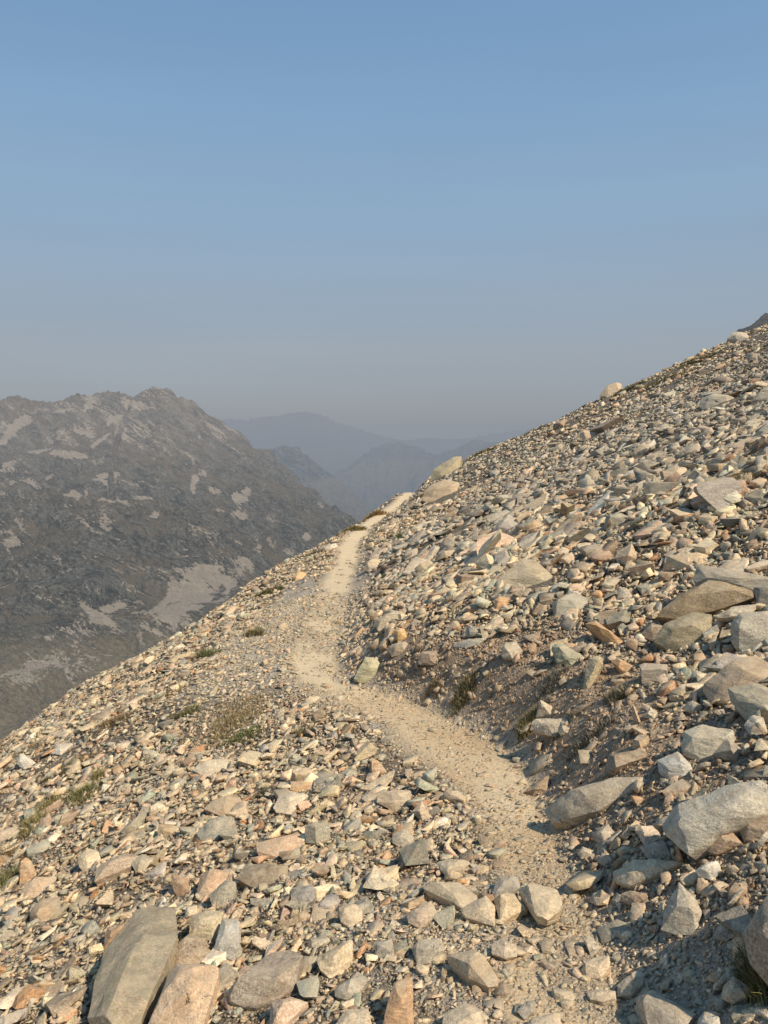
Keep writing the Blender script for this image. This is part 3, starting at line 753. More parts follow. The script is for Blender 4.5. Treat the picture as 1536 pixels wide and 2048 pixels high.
S('rock', (.42,.29,.18), .55, [(580,1580),(582,1562),(628,1563),(627,1580),(600,1584)], 'orange brown brick above the cream granite rock')
S('rock', (.50,.33,.18), .45, [(582,1154),(598,1143),(613,1145),(606,1161),(590,1165)], 'orange topped rock left of the path near the skyline', up=.05, ref='the orange topped rock')
S('rock', (.50,.46,.38), .35, [(648,1097),(655,1089),(673,1086),(676,1093),(658,1101)], 'whitish slab at the left side of the path near the skyline', up=.05)
S('rock', (.47,.40,.29), .45, [(725,1137),(733,1125),(745,1118),(760,1118),(757,1135),(738,1145)], 'sand coloured rock at the right side of the path near the top', up=.05, ref='the sand coloured rock')

# ------------------------------------------------------------------ place the heroes
hero_objs = [build_hero(i, h) for i, h in enumerate(HEROES)]
HP = np.array([h['pos'] for h in HEROES]); HR = np.array([h['rad'] for h in HEROES])
HPX = np.array([[np.mean([q[0] for q in h['outline']]), np.mean([q[1] for q in h['outline']])] for h in HEROES])
HD = np.array([h['depth'] for h in HEROES])


def in_poly(px, py, poly, shrink=.9):
    P = np.array(poly, float); c = P.mean(0); P = c + (P - c) * shrink
    ins = np.zeros(len(px), bool)
    x1, y1 = P[-1]
    for x2, y2 in P:
        cond = ((y1 > py) != (y2 > py))
        with np.errstate(divide='ignore', invalid='ignore'):
            ins ^= cond & (px < (x2 - x1) * (py - y1) / (y2 - y1 + 1e-12) + x1)
        x1, y1 = x2, y2
    return ins


# ------------------------------------------------------------------ scatter the rest of the scree
F1 = F / 2
az_bins = np.radians(np.linspace(-50, 50, 401)); rr = np.geomspace(1, 140, 500)
_A, _R = np.meshgrid(az_bins, rr, indexing='ij')
_T = H(_R * np.sin(_A), _R * np.cos(_A)) / _R
_MX = np.maximum.accumulate(_T, axis=1)

BINS = [(.010, .018, .45, 2.6), (.018, .035, .62, 2.6), (.035, .07, .72, 2.5), (.07, .13, .85, 2.4), (.13, .24, .62, 2.4), (.24, .45, .14, 3.), (.45, .9, .022, 3.), (.9, 1.7, .007, 3.)]
PP, SS = [], []
for s0, s1, cov, pmin in BINS:
    sm = math.sqrt(s0 * s1)
    rmax = min(sm * F1 / pmin, 75)
    rmin = .9 if s1 < .2 else (2.0 if s1 < .3 else (6 if s1 < .6 else 14))
    area = math.radians(86) / 2 * (rmax ** 2 - rmin ** 2)
    n = int(cov / (sm * sm * .62) * area)
    r = np.sqrt(rng.random(n) * (rmax ** 2 - rmin ** 2) + rmin ** 2)
    a = np.radians(rng.random(n) * 86 - 43)
    s = s0 * (s1 / s0) ** (rng.random(n) ** 1.35)
    x, y = r * np.sin(a), r * np.cos(a)
    if .06 < s0 < .4: s = s * (1 + .65 * sstep((y - 6) / 3) * (1 - .8 * sstep((y - 15) / 9)) * sstep((x - np.interp(y, _ty, _tx) - .5) / .6))
    tr, ap, so, u, w = zones(x, y)
    nz = fbm(x / 1.7, y / 1.7, 3, 61)
    keep = np.ones(n)
    keep *= 1 - tr * np.where(s < .035, .55, np.where(s < .07, np.where(r < 4.2, .72, .88), np.where(r < 3.6, .9, .985)))
    keep *= 1 - ap * np.where(s < .05, .0, np.where(s < .09, .6, np.where(r < 3.6, .75, .98)))
    keep *= 1 - so * np.where(s < .03, .45, np.where(s < .05, .6, np.where(s < .1, .8, .92)))
    if s0 > .4: keep *= (u > 2)
    if s0 > .2: keep *= np.where(u < 0, .08, 1.) * (r > 6)
    elif s0 > .1: keep *= np.where(u < 0, .45, 1.) * sstep((r - 2.2) / 1.5)
    nz2 = fbm(x / 1.1, y / 1.1, 3, 65 + int(s0 * 100))
    if s0 > .1: keep *= np.where((u > 0) & (u < 1.6) & (y < 16) & (s > .22), 0, 1.)
    keep *= np.clip(.9 + nz * .9, .2, 1) if s0 < .06 else np.clip(.62 + nz * .8 + nz2 * 1.3, .06, 1.3)
    # turf breaks the scree on the far slopes
    turf = sstep((fbm(x / 2.6, y / 2.6, 4, 77) - .12) / .2) * sstep((r - 9) / 10)
    keep *= 1 - .5 * turf
    z = H(x, y)
    ia = np.clip(((a - az_bins[0]) / (az_bins[1] - az_bins[0])).astype(int), 0, 400)
    ir = np.clip((np.log(r / 1) / np.log(140) * 499).astype(int) - 1, 0, 499)
    vis = (z + s + .25 + .02 * r) / r > _MX[ia, ir] - .002
    m = (rng.random(n) < keep) & vis
    PP.append(np.stack([x, y, z], -1)[m]); SS.append(s[m])
P = np.concatenate(PP); SZ = np.concatenate(SS)
# leave the hand placed rocks clear
px, py, dd = project(P)
keep = np.ones(len(P), bool)
for h, hp, hr in zip(HEROES, HP, HR):
    d3 = np.linalg.norm(P - hp, axis=1)
    near = d3 < hr * 2.5 + .3
    if not near.any(): continue
    idx = np.nonzero(near)[0]
    bad = in_poly(px[idx], py[idx] - SZ[idx] * F / dd[idx] * .15, h['outline'], 1.0) & (dd[idx] < h['depth'] + hr * 1.2)
    bad |= (d3[idx] < hr * .75) & (SZ[idx] > .35 * hr)
    keep[idx[bad]] = False
for gx_, gy_, gr_ in ((470, 1430, .42), (485, 1474, .3), (742, 1034, 1.0)):
    c_, _ = ground_hit(gx_, gy_)
    keep &= ~((np.linalg.norm(P - c_, axis=1) < gr_ + .5 * SZ) & (SZ > .07))
P, SZ, px, py, dd = P[keep], SZ[keep], px[keep], py[keep], dd[keep]
N = len(P)
nrm = hnormal(P[:, 0], P[:, 1], .2)
tr, ap, so, u, w = zones(P[:, 0], P[:, 1])
calm = np.clip(tr + ap * .7, 0, 1)
yaw = np.where(rng.random(N) < .55, rng.normal(1.2, .5, N), rng.random(N) * 6.283)
tilt = rng.normal(0, 1, N) * np.interp(SZ, [.05, .2], [.40, .22]) * (1 - .6 * calm); roll = rng.normal(0, 1, N) * np.interp(SZ, [.05, .2], [.40, .22]) * (1 - .6 * calm)
R = rot_to(nrm, yaw, tilt, roll)
shape_k = rng.choice(5, N, p=SW)
proto = shape_k + 5 * rng.integers(0, 6, N)
lift = SZ * (rng.random(N) ** 1.3 * .40 - .02) * (1 - .75 * calm) * np.interp(SZ, [.08, .2], [1, .45])
P = P + nrm * lift[:, None]
names = [p for p, _ in PW]; pr = np.array([q for _, q in PW]); pr /= pr.sum()
ci = rng.choice(len(PW), N, p=pr)
tint = np.array([PAL[n] for n in names])[ci]
tint = tint * rng.uniform(.72, 1.22, (N, 1)) * rng.uniform(.95, 1.05, (N, 3))
# broad drifts: greyer upslope, browner in the bank, dust pale near the trail
grey = sstep((fbm(P[:, 0] / 5, P[:, 1] / 5, 3, 91) + .12) / .4) * sstep((P[:, 1] - 6) / 10) * (u > 0)
tint = tint + (tint.mean(1, keepdims=True) * np.array([1.02, .95, .80]) - tint) * (grey * .45)[:, None]
far = sstep((P[:, 1] - 10) / 14) * (u > 0)
tint = tint * (1 - .10 * grey - .06 * far)[:, None]
tint = tint + (np.array([.42, .285, .18]) - tint) * (so * .65)[:, None]
tint = tint + (np.array([.52, .425, .295]) - tint) * (calm * .5)[:, None]

tint = tint * (.72 + .28 * np.clip(lift / (SZ * .22), 0, 1))[:, None] * np.where(calm < .3, np.interp(SZ * 3 / np.clip(dd, 3, 12), [.025, .06], [.78, 1.]), 1.)[:, None] * 1.16  # low lying and small stones darkened: crevice shade painted into the tint
proj = SZ * F1 / dd
inside = (px > 4) & (px < 1532) & (py > 0) & (py < 2044)
x_, y_, r_ = P[:, 0], P[:, 1], np.hypot(P[:, 0], P[:, 1])
ia = np.clip(((np.arctan2(x_, y_) - az_bins[0]) / (az_bins[1] - az_bins[0])).astype(int), 0, 400)
ir = np.clip((np.log(r_) / np.log(140) * 499).astype(int) - 2, 0, 499)
clear = (P[:, 2] + SZ * .15) / r_ > _MX[ia, ir]
shp = np.array([.21, .30, .50, .30, .72])[shape_k]
score = np.where(inside & clear & (lift / SZ + shp * .5 > .2), proj, -1)
N_IND = 299 - len(HEROES)
order = np.argsort(-score)[:N_IND]
ind = np.zeros(N, bool); ind[order] = True

# ---- everything beyond the three hundred largest is one mass of scree
def merge(sel, protos, name):
    Vs, Ts, Cs, off = [], [], [], 0
    for k in range(30):
        q = sel[proto[sel] == k]
        if len(q) == 0: continue
        V, T = protos[k][1], protos[k][2]
        W = np.einsum('nij,vj->nvi', R[q], V) * SZ[q][:, None, None] + P[q][:, None]
        Vs.append(W.reshape(-1, 3))
        Ts.append((T[None] + (np.arange(len(q)) * len(V))[:, None, None] + off).reshape(-1, 3))
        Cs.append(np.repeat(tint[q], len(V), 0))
        off += len(q) * len(V)
    V = np.concatenate(Vs); T = np.concatenate(Ts); Cc = np.concatenate(Cs)
    return V, T, Cc
rest = np.nonzero(~ind)[0]
big = rest[proj[rest] > 9]; small = rest[proj[rest] <= 9]
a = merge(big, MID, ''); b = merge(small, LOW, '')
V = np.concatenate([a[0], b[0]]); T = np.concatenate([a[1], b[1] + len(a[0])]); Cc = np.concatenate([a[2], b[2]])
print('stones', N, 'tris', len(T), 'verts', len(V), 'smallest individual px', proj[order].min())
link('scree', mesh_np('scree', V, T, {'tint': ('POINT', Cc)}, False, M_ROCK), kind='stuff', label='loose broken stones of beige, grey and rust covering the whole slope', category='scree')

# ---- the individual stones
DET = []
for i in range(30):
    rs = random.Random(500 + i); nm, dm = SHAPES[i % 5]
    bm = roughen(angular(rs, rs.randint(5, 8), dm), .008, 3, .012, 4.0, 40 + i)
    V, T = bm_arrays(bm)
    me = mesh_np('stone_' + nm, V, T, {'tint': ('POINT', np.ones((len(V), 3)))}, True, M_ROCK)
    me.set_sharp_from_angle(angle=math.radians(21)); DET.append((nm, me))
CN = names
palA = np.array([PAL[n] for n in names])
for j in order:
    ci[j] = int(np.argmin(((palA / palA.mean(1, keepdims=True) - tint[j] / tint[j].mean()) ** 2).sum(1) * .5 + (palA.mean(1) - tint[j].mean()) ** 2))
refs = [(i, h['ref']) for i, h in enumerate(HEROES) if h['ref']]
RPX = HPX[[i for i, _ in refs]]; RD = HD[[i for i, _ in refs]]
short = {'flat': 'flat', 'slabby': 'slab shaped', 'blocky': 'blocky', 'long': 'long', 'chunky': 'chunky'}
lab = {}
info = []
for j in order:
    dx, dy = px[j] - RPX[:, 0], py[j] - RPX[:, 1]
    k = int(np.argmin(dx * dx + (dy * 1.3) ** 2 + (40 * np.log(RD / dd[j])) ** 2))
    dx, dy = dx[k], dy[k]
    rel = ('right of' if dx > 0 else 'left of') if abs(dx) > abs(dy) * 1.2 else ('behind' if dy < 0 else 'in front of')
    col = CN[ci[j]]
    t = tint[j]
    sz = 'large' if proj[j] > 34 else ('medium' if proj[j] > 24 else 'small')
    info.append([j, col, short[DET[proto[j]][0].split('.')[0]], rel, refs[k][1], sz, math.hypot(dx, dy)])
def label_of(t, lvl):
    j, col, sh, rel, ref, sz, dist = t
    if lvl == 0: return f'{col} {sh} stone {rel} {ref}'
    return f'{sz} {col} {sh} stone {rel} {ref}'
from collections import defaultdict
taken = {h['label'] for h in HEROES}
def resolve(items, lvl):
    g = defaultdict(list)
    for t in items: g[label_of(t, lvl)].append(t)
    for L, ts in g.items():
        if len(ts) == 1: lab[ts[0][0]] = (L, None)
        elif lvl == 0: resolve(ts, 1)
        else:
            ts.sort(key=lambda t: t[6])
            words = ['nearest', 'second nearest', 'third nearest', 'fourth nearest', 'fifth nearest', 'farthest']
            for q, t in enumerate(ts):
                s_ = f'{L}, {words[min(q, 5)]} one'
                lab[t[0]] = (s_ if len(s_.split()) < 17 else L + f', {words[min(q, 5)]}', None)
resolve(info, 0)
for j in order:
    nm, me = DET[proto[j]]
    o = link('stone', me, P[j].tolist(), label=lab[j][0], category='stone', group='loose stones lying on the scree')
    M = Matrix(R[j].tolist()).to_4x4()
    o.rotation_euler = M.to_euler()
    o.scale = (SZ[j],) * 3
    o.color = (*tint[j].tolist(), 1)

# ------------------------------------------------------------------ grass
def tuft(name, px_, py_, wpx, hpx, n, hgt, cols, label, spread=.35, lean=(0, 0), cat='grass tuft'):
    c, d = ground_hit(px_, py_)
    W = wpx * d / F / 2; D = hpx * d / F * 1.1
    rs = np.random.default_rng(int(px_ * 7 + py_))
    k = max(1, int(n / 26)) if W > .25 else max(3, int(n / 45))
    # clumps, each of many blades
    cx = rs.normal(0, .40, k).clip(-.8, .8) * W; cy = rs.normal(0, .40, k).clip(-.8, .8) * D
    b = rs.integers(0, k, n)
    cr = (.10 * spread / .35) * min(1.0, max(.35, W / .25))
    ang = rs.random(n) * 6.283; rad = np.sqrt(rs.random(n)) * cr
    bx = c[0] + cx[b] + np.cos(ang) * rad; by = c[1] + cy[b] + np.sin(ang) * rad
    bz = H(bx, by) - .005
    L = hgt * rs.uniform(.45, 1.1, n) * (1 - .35 * rad / max(cr, 1e-3))
    out = rs.uniform(.25, 1.0, n)
    dx = np.cos(ang) * out + rs.normal(0, .25, n) + lean[0]; dy = np.sin(ang) * out + rs.normal(0, .25, n) + lean[1]
    wd = np.maximum(.0016, .0009 * d / 2) * rs.uniform(.7, 1.4, n)
    yw = rs.random(n) * 3.14
    sx, sy = np.cos(yw) * wd, np.sin(yw) * wd
    V = []; 
    for t, ww in ((0, 1), (.38, .85), (.72, .6), (1.0, .08)):
        h = L * (t - .28 * t * t * np.minimum(1, np.hypot(dx, dy)))
        X = bx + dx * L * .55 * t * t + dx * L * .12 * t; Y = by + dy * L * .55 * t * t + dy * L * .12 * t; Z = bz + h
        V += [np.stack([X - sx * ww, Y - sy * ww, Z], -1), np.stack([X + sx * ww, Y + sy * ww, Z], -1)]
    V = np.stack(V, 1)                       # n,8,3
    q = np.array([[0, 1, 3, 2], [2, 3, 5, 4], [4, 5, 7, 6]])
    Q = (q[None] + (np.arange(n) * 8)[:, None, None]).reshape(-1, 4)
    cs = 1.35 * np.array(cols)[rs.integers(0, len(cols), n)] * rs.uniform(.7, 1.25, (n, 1))
    o_ = V[:, 0].mean(0)
    me = mesh_np(name, V.reshape(-1, 3) - np.array([c[0], c[1], c[2]]), Q, {'tint': ('POINT', np.repeat(cs, 8, 0))}, False, M_GRASS)
    o = link(name, me, c.tolist(), label=label, category=cat)
    return o

BR = [(.20, .14, .075), (.15, .105, .06), (.24, .18, .10)]
YG = [(.24, .20, .085), (.17, .16, .06), (.28, .23, .12)]
GR = [(.085, .105, .04), (.12, .13, .055), (.17, .15, .08)]
GY = [(.17, .15, .115), (.12, .11, .085), (.22, .19, .14)]
tuft('grass_tuft', 470, 1440, 120, 110, 3800, .065, [(.22, .165, .095), (.21, .155, .085), (.30, .25, .13)], 'wide patch of brown seeding grass left of the path bend')
tuft('grass_tuft', 490, 1474, 95, 24, 1300, .065, GR + YG[1:2], 'green grass clump along the lower edge of the brown grass patch')
tuft('grass_tuft', 372, 1432, 60, 36, 450, .11, GR + BR[:1], 'sparse olive grass left of the brown grass patch')
tuft('grass_tuft', 605, 1468, 34, 20, 240, .11, GR + BR, 'small green brown tuft between the grass patch and the path')
tuft('grass_tuft', 80, 1640, 60, 90, 1000, .15, YG + BR[:1], 'long yellow green grass near the left edge')
tuft('grass_tuft', 162, 1590, 90, 42, 700, .12, YG + GR[:1], 'yellow green grass strip running up from the left edge grass')
tuft('grass_tuft', 200, 1556, 34, 22, 260, .13, YG, 'bright yellow tuft at the upper end of the grass strip')
tuft('grass_tuft', 225, 1448, 100, 30, 700, .11, BR, 'rust brown low grass on the left shoulder')
tuft('grass_tuft', 60, 1500, 110, 26, 650, .10, BR + GR[2:], 'brown turf by the white angular rock at left')
tuft('grass_tuft', 150, 1530, 90, 24, 500, .10, BR + GR[1:2], 'dull brown turf below the whitish flat slab')
tuft('grass_tuft', 410, 1312, 60, 26, 420, .16, GR, 'dark green tuft on the shoulder left of the path')
tuft('grass_tuft', 545, 1185, 60, 14, 400, .22, GR + BR[:1], 'greenish turf on the left skyline of the path')
tuft('grass_tuft', 505, 1270, 60, 20, 320, .18, BR + GR, 'faded turf left of the gravelly path edge')
tuft('grass_tuft', 12, 1770, 30, 70, 500, .14, GR + YG[:1], 'green grass at the left edge beside the orange pointed rock')
tuft('grass_tuft', 15, 1715, 30, 40, 260, .12, BR, 'brown grass at the left edge above the green grass')
tuft('grass_tuft', 530, 1592, 60, 30, 260, .09, GY + GR[1:2], 'thin grey grass above the cream granite rock')
tuft('grass_tuft', 930, 1392, 60, 30, 1000, .11, GR[1:] + BR, 'bushy tuft with a shadow to its left above the path bend')
tuft('grass_tuft', 1057, 1452, 32, 26, 1100, .13, YG + BR[:1], 'yellowish tuft hanging over the bank beside the stacked cream rocks', spread=.45)
tuft('grass_tuft', 1178, 1478, 85, 30, 1100, .075, GY, 'grey dead shrub right of the stacked cream rocks')
tuft('grass_tuft', 1235, 1395, 50, 26, 520, .12, GY + YG[1:2], 'grey green tuft below the squared block of the pile')
tuft('grass_tuft', 868, 1378, 44, 20, 320, .10, BR, 'low brown tuft above the sandy bend')
tuft('grass_tuft', 1105, 1360, 60, 26, 400, .10, GY, 'sparse dead twigs above the stacked cream rocks')
tuft('grass_tuft', 1528, 1965, 55, 60, 1000, .13, YG[1:] + GR[:1] + BR[1:2], 'dark grass hanging at the right edge below the large shaded boulder', spread=.5)
tuft('grass_tuft', 742, 1034, 48, 20, 2200, .26, [(.27, .18, .08), (.20, .13, .06)], 'thick rust brown grass on the skyline at the left side of the path', spread=1.5)
tuft('grass_tuft', 702, 1060, 44, 12, 1200, .22, [(.22, .16, .07), (.15, .13, .06)], 'brown turf edging the path just below the rust brown grass', spread=1.3)
tuft('grass_tuft', 838, 998, 14, 8, 300, .25, BR, 'small brown tuft between the path and the beige skyline boulder', spread=1.0)
tuft('grass_tuft', 802, 1078, 20, 12, 300, .25, [(.09, .115, .04)], 'dark green cushion plant right of the upper path', spread=.8, cat='cushion plant')
tuft('grass_tuft', 770, 1158, 18, 10, 220, .16, [(.09, .11, .04)], 'small green cushion right of the straight path', cat='cushion plant')
tuft('grass_tuft', 1325, 762, 120, 24, 900, .3, [(.16, .15, .07), (.13, .11, .06)], 'olive turf high on the right hand skyline', spread=1.6)
tuft('grass_tuft', 1260, 778, 60, 16, 500, .3, [(.15, .14, .07), (.13, .11, .06)], 'olive turf right of the pale wedge on the skyline', spread=1.4)
tuft('grass_tuft', 1070, 858, 90, 16, 600, .3, [(.14, .14, .07), (.17, .13, .07)], 'brown green turf on the skyline halfway up the right slope', spread=1.4)
tuft('grass_tuft', 1470, 968, 50, 12, 300, .18, [(.15, .14, .07)], 'olive turf among grey stones near the right edge', spread=.9)
tuft('grass_tuft', 975, 905, 60, 16, 500, .35, [(.15, .14, .07), (.18, .13, .07)], 'brown turf behind the lichen tinted outcrop', spread=1.4)

tuft('grass_tuft', 1400, 720, 90, 16, 1000, .2, [(.15, .13, .07), (.19, .14, .07)], 'low brown turf mat just below the skyline near the pale skyline rock', spread=1.5)
tuft('grass_tuft', 1165, 812, 70, 14, 800, .2, [(.14, .14, .07), (.19, .14, .07)], 'low turf mat on the skyline left of the pale wedge boulder', spread=1.5)
tuft('grass_tuft', 640, 1105, 44, 12, 700, .12, [(.17, .13, .07), (.12, .11, .05)], 'low dark turf mat left of the path near the whitish slab', spread=1.0)
tuft('grass_tuft', 330, 1395, 70, 22, 600, .07, BR + GR[2:], 'flat brown turf mat on the left shoulder above the rust brown grass')

# ------------------------------------------------------------------ mountains
def W3(px_, py_, dist):
    r = ray(px_, py_); return r / r[1] * dist

def seg_field(X, Y, pts):
    """distance to a crest line and the crest's height at the nearest place"""
    best = np.full(X.shape, 1e9); zc = np.zeros(X.shape); al = np.zeros(X.shape); side = np.zeros(X.shape); acc = 0.
    for a, b in zip(pts[:-1], pts[1:]):
        d = b[:2] - a[:2]; L2 = d @ d
        t = np.clip(((X - a[0]) * d[0] + (Y - a[1]) * d[1]) / L2, 0, 1)
        qx, qy = a[0] + t * d[0], a[1] + t * d[1]
        dist = np.hypot(X - qx, Y - qy)
        m = dist < best
        best = np.where(m, dist, best); zc = np.where(m, a[2] + t * (b[2] - a[2]), zc)
        al = np.where(m, acc + t * math.sqrt(L2), al)
        acc += math.sqrt(L2)
    return best, zc, al

def mountain(name, crests, az0, az1, d0, d1, floor, mat, label, nA=420, nD=420, amp=1.0, crag=9., screes=(), seed=0, slope=.62, wl=260.):
    th = np.radians(np.linspace(az0, az1, nA)); dd_ = np.geomspace(d0, d1, nD)
    A, D = np.meshgrid(th, dd_)
    X, Y = D * np.tan(A), D
    wx = X + 90 * fbm(X / 300, Y / 300, 3, seed + 3); wy = Y + 90 * fbm(X / 300, Y / 300, 3, seed + 5)
    Z = floor(X, Y) + 14 * fbm(X / 160, Y / 160, 4, seed + 8)
    for pts, sl in crests:
        pts = [np.array(p) for p in pts]
        q, zc, al = seg_field(X * .75 + wx * .25, Y * .75 + wy * .25, pts)
        ribs = ridged(al / wl, q / (wl * 3.2), 5, seed + 11) - .55
        f = sstep(q / 240)
        z = zc - sl * q * (1 + .18 * np.exp(-q / 160)) + ribs * (3 + 102 * amp * f)
        z = z + crag * fbm(X / 38, Y / 38, 4, seed + 21, gain=.6) * np.exp(-(q / 120) ** 2) * 1.5
        z = z + amp * 26 * (ridged(X / 120, Y / 120, 5, seed + 31) - .5) * sstep(q / 90)
        k = 26.
        h = np.clip(.5 + .5 * (z - Z) / k, 0, 1)
        Z = Z * (1 - h) + z * h + k * h * (1 - h)
    # benches: cliffs between easier ground
    st = 62.; ph = Z / st + .5 * fbm(X / 400, Y / 400, 2, seed + 41)
    Z = Z + amp * 9 * np.sin(ph * 6.283) * sstep((fbm(X / 200, Y / 200, 3, seed + 43) + .2) / .4)
    s = .16 + .55 * fbm(X / 130, Y / 130, 4, seed + 51)
    s = np.clip(s, -1, .42)
    ppx, ppy, _ = project(np.stack([X, Y, Z], -1))
    for (sx_, sy_, rx, ry, ang, k_) in screes:
        c_, s__ = math.cos(math.radians(ang)), math.sin(math.radians(ang))
        r_, hit = ray(sx_, sy_), None
        # world place of the scree patch: first mountain surface on that sight line
        col = int(np.clip(np.searchsorted(np.tan(th), r_[0] / r_[1]), 0, nA - 1))
        zz = Z[:, col] / D[:, col]
        b_ = np.nonzero(zz >= r_[2] / r_[1])[0]
        if not len(b_): continue
        row = b_[0]; dist = D[row, col]; c0 = np.array([X[row, col], Y[row, col], Z[row, col]])
        mpp = dist / F
        du, dv = (X - c0[0]) / mpp, -(Z - c0[2]) / mpp
        uu, vv = (du * c_ + dv * s__) / rx, (-du * s__ + dv * c_) / ry
        far = np.exp(-((Y - c0[1]) / (6 * mpp * max(rx, ry) + 150)) ** 2)
        s = np.maximum(s, k_ * np.exp(-(uu ** 2 + vv ** 2) ** 1.3) * far)
    me = mesh_np(name, np.stack([X, Y, Z], -1).reshape(-1, 3), grid_faces(nD, nA), {'scree': ('POINT', s.ravel())}, True, mat)
    return link(name, me, kind='structure', label=label)

def floor_v(X, Y):
    # the valley falls away ahead and to the right of the left hand mountain
    return -470 - .085 * (Y - 1100) - .0 * X + .10 * np.abs(X + 420 - .10 * (Y - 1200))

CR = [(-420,800,2550),(-250,782,2500),(-120,800,2450),(0,790,2400),(45,792,2400),(80,802,2380),(105,804,2380),(150,792,2400),(200,784,2420),(228,779,2440),(258,782,2450),(272,792,2450),(283,780,2450),(300,775,2460),(320,774,2470),(342,777,2480),(352,797,2490),(368,794,2500),(398,812,2530),(425,832,2560),(450,846,2600),(490,874,2660),(540,905,2760),(590,955,2880),(630,1003,3000),(665,1045,3150),(700,1085,3300),(760,1130,3500)]
crest = [W3(*c) for c in CR]
spur1 = [W3(*c) for c in [(-300,935,1900),(-100,948,1850),(20,962,1800),(100,972,1780),(200,990,1760),(320,1003,1800),(420,1045,1850),(520,1110,1900)]]
spur2 = [W3(*c) for c in [(322,780,2440),(330,850,2330),(360,920,2230),(420,990,2130),(470,1060,2050)]]
spur3 = [W3(*c) for c in [(490,878,2640),(500,960,2520),(560,1050,2400)]]
SCREE = [(275,818,38,10,15,1.0),(250,812,18,6,70,.9),(175,815,16,14,0,.85),(125,822,24,6,-10,.8),(40,850,38,14,-50,.95),(10,880,25,10,-30,.85),
         (200,882,20,7,-60,.95),(165,868,34,5,15,.85),(130,912,45,8,8,.9),(205,955,15,8,0,.9),(95,955,14,8,0,.8),(140,985,50,9,12,.8),(285,998,24,5,10,.85),(310,1030,10,8,0,.85),
         (388,965,6,24,-20,.9),(425,985,16,5,35,.9),(485,995,16,14,20,.8),(480,1030,18,10,15,.95),(440,1022,12,4,15,.8),(400,1170,46,40,20,.95),(345,1190,14,34,-25,.8),(450,1160,34,10,30,.9),
         (490,1130,30,7,45,.9),(185,1228,56,9,24,.95),(25,1085,26,10,10,.85),(280,1280,26,8,45,.7),(540,1090,18,5,45,.7),(612,1076,10,8,20,.8),(230,840,20,7,-60,.9),(110,1310,60,16,10,.55),(60,1340,60,26,0,.6),
         (60,967,70,9,8,.7),(220,1000,70,7,10,.66),(20,948,50,8,5,.7),(20,930,22,10,-20,.8),(70,905,24,6,-15,.75)]
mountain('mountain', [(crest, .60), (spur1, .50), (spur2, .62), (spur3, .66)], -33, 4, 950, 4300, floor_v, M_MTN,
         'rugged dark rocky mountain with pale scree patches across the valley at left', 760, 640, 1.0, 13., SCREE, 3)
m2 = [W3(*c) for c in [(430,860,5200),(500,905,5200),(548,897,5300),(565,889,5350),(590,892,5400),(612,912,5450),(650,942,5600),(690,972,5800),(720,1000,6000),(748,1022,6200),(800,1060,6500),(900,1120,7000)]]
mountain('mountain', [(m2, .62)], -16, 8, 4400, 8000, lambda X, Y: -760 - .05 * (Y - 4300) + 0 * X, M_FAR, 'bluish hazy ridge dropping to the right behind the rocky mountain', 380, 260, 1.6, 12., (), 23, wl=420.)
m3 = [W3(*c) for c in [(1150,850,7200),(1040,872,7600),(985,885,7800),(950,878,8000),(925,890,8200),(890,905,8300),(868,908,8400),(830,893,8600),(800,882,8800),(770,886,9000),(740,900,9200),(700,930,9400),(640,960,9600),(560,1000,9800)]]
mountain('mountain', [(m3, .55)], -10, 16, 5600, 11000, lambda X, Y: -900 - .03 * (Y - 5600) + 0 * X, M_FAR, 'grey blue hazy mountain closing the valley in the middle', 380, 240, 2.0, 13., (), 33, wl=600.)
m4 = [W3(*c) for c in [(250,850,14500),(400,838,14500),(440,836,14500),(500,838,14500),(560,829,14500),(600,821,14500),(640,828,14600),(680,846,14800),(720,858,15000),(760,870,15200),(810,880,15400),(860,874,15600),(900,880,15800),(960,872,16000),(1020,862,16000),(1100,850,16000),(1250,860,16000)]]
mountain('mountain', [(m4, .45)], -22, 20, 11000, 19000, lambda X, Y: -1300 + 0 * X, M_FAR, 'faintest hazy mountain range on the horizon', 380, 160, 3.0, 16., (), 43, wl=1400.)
m5 = [W3(*c) for c in [(1440,745,760),(1470,705,770),(1484,670,780),(1500,656,780),(1516,650,780),(1530,638,785),(1545,630,790),(1575,610,795),(1640,590,800),(1800,560,820),(2100,560,840)]]
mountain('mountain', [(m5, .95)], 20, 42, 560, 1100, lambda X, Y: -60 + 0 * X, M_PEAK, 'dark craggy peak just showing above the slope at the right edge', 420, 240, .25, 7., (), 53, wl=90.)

# valley bottom sheet reaching to the horizon
g = np.geomspace(500, 45000, 160); aa = np.radians(np.linspace(-60, 60, 160))
A, D = np.meshgrid(aa, g); X, Y = D * np.sin(A), D * np.cos(A)
Z = -640 - 900 * sstep((D - 1500) / 12000) + 20 * fbm(X / 700, Y / 700, 3, 3)
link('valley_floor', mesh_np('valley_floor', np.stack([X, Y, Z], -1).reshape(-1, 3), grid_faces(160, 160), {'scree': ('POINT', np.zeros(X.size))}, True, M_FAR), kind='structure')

# ------------------------------------------------------------------ light
SUN_EL, SUN_AZ = math.radians(49), math.radians(129)        # azimuth clockwise from the direction of view
w = bpy.data.worlds.new('World'); scene.world = w; w.use_nodes = True
nt = w.node_tree; nt.nodes.clear(); n = nt.nodes; l = nt.links
sky = n.new('ShaderNodeTexSky'); sky.sky_type = 'NISHITA'; sky.sun_disc = False
sky.sun_elevation = SUN_EL; sky.sun_rotation = SUN_AZ
sky.altitude = 2400; sky.air_density = 1.2; sky.dust_density = 6; sky.ozone_density = 1.5
tc = n.new('ShaderNodeTexCoord'); sx = n.new('ShaderNodeSeparateXYZ'); l.new(tc.outputs['Generated'], sx.inputs[0])
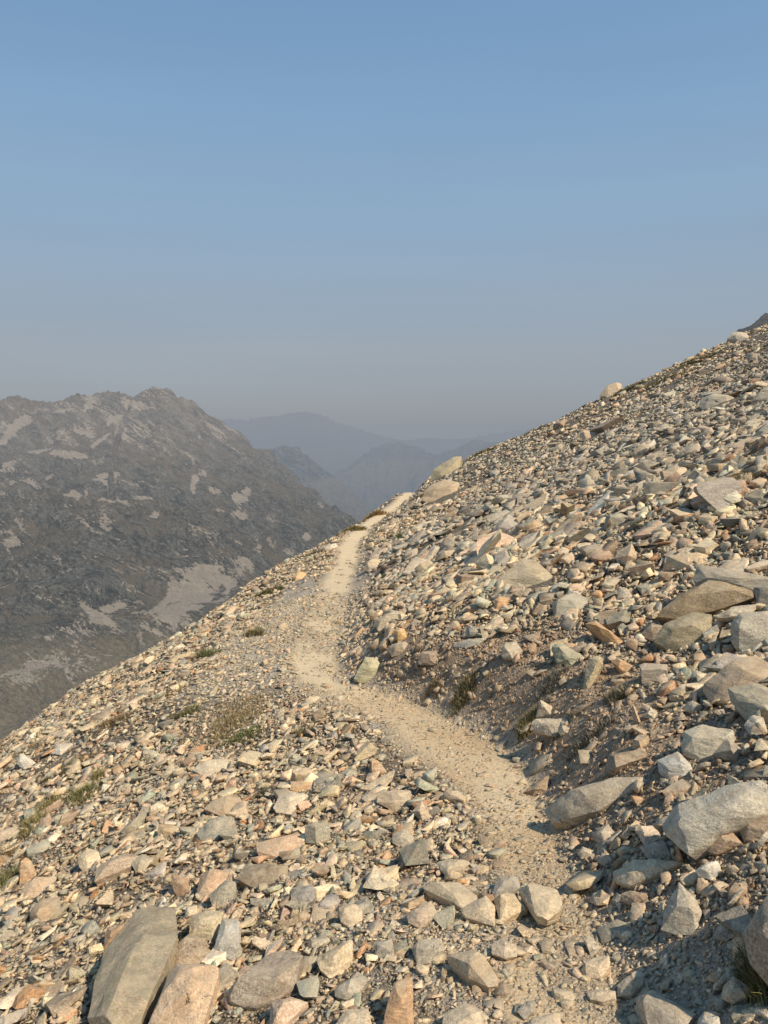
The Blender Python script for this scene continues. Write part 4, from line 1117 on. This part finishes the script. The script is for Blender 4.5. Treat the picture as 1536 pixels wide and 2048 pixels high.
# smoke layer: dull mauve grey low down, clear blue above
cr = n.new('ShaderNodeValToRGB'); l.new(sx.outputs[2], cr.inputs[0])
def lin(c): return tuple(((v / 255) / 12.92 if v / 255 <= .04045 else ((v / 255 + .055) / 1.055) ** 2.4) for v in c) + (1,)
stops = [(0.0, (145, 152, 161)), (.04, (152, 158, 167)), (.09, (158, 166, 175)), (.15, (155, 171, 187)), (.24, (148, 175, 200)), (.36, (134, 169, 203)), (.50, (118, 158, 197)), (.62, (108, 151, 192)), (1.0, (74, 120, 170))]
e = cr.color_ramp.elements
e[0].position, e[0].color = stops[0][0], lin(stops[0][1]); e[1].position, e[1].color = stops[-1][0], lin(stops[-1][1])
for p_, c_ in stops[1:-1]:
    q = e.new(p_); q.color = lin(c_)
nx = n.new('ShaderNodeMapping'); l.new(tc.outputs['Generated'], nx.inputs[0]); nx.inputs['Scale'].default_value = (1.2, 1.2, 9)
no = n.new('ShaderNodeTexNoise'); l.new(nx.outputs[0], no.inputs['Vector']); no.inputs['Scale'].default_value = 1.6; no.inputs['Detail'].default_value = 3
b1 = n.new('ShaderNodeBackground'); l.new(sky.outputs[0], b1.inputs[0]); b1.inputs[1].default_value = .09
b2 = n.new('ShaderNodeBackground')
hs = n.new('ShaderNodeMix'); hs.data_type = 'RGBA'; hs.blend_type = 'MULTIPLY'; hs.inputs[0].default_value = 1
mr = n.new('ShaderNodeMapRange'); l.new(no.outputs['Fac'], mr.inputs[0]); mr.inputs[1].default_value = .3; mr.inputs[2].default_value = .7; mr.inputs[3].default_value = .975; mr.inputs[4].default_value = 1.025
l.new(cr.outputs[0], hs.inputs[6]); l.new(mr.outputs[0], hs.inputs[7])
l.new(hs.outputs[2], b2.inputs[0]); b2.inputs[1].default_value = 1.0
ms = n.new('ShaderNodeMixShader'); ms.inputs[0].default_value = .88
l.new(b1.outputs[0], ms.inputs[1]); l.new(b2.outputs[0], ms.inputs[2])
wo = n.new('ShaderNodeOutputWorld'); l.new(ms.outputs[0], wo.inputs[0])

sd = bpy.data.lights.new('sun', 'SUN'); sd.energy = 5.0; sd.angle = math.radians(.6); sd.color = (1.0, .885, .72)
so_ = bpy.data.objects.new('sun', sd); COL.objects.link(so_)
dv = Vector((math.cos(SUN_EL) * math.sin(SUN_AZ), math.cos(SUN_EL) * math.cos(SUN_AZ), math.sin(SUN_EL)))
so_.rotation_euler = dv.to_track_quat('Z', 'Y').to_euler(); so_.location = (60, -10, 80)

scene.render.engine = 'CYCLES'
scene.view_settings.view_transform = 'Standard'; scene.view_settings.look = 'None'
scene.view_settings.exposure = 0; scene.view_settings.gamma = 1
scene.cycles.use_denoising = True
scene.cycles.max_bounces = 4; scene.cycles.diffuse_bounces = 2
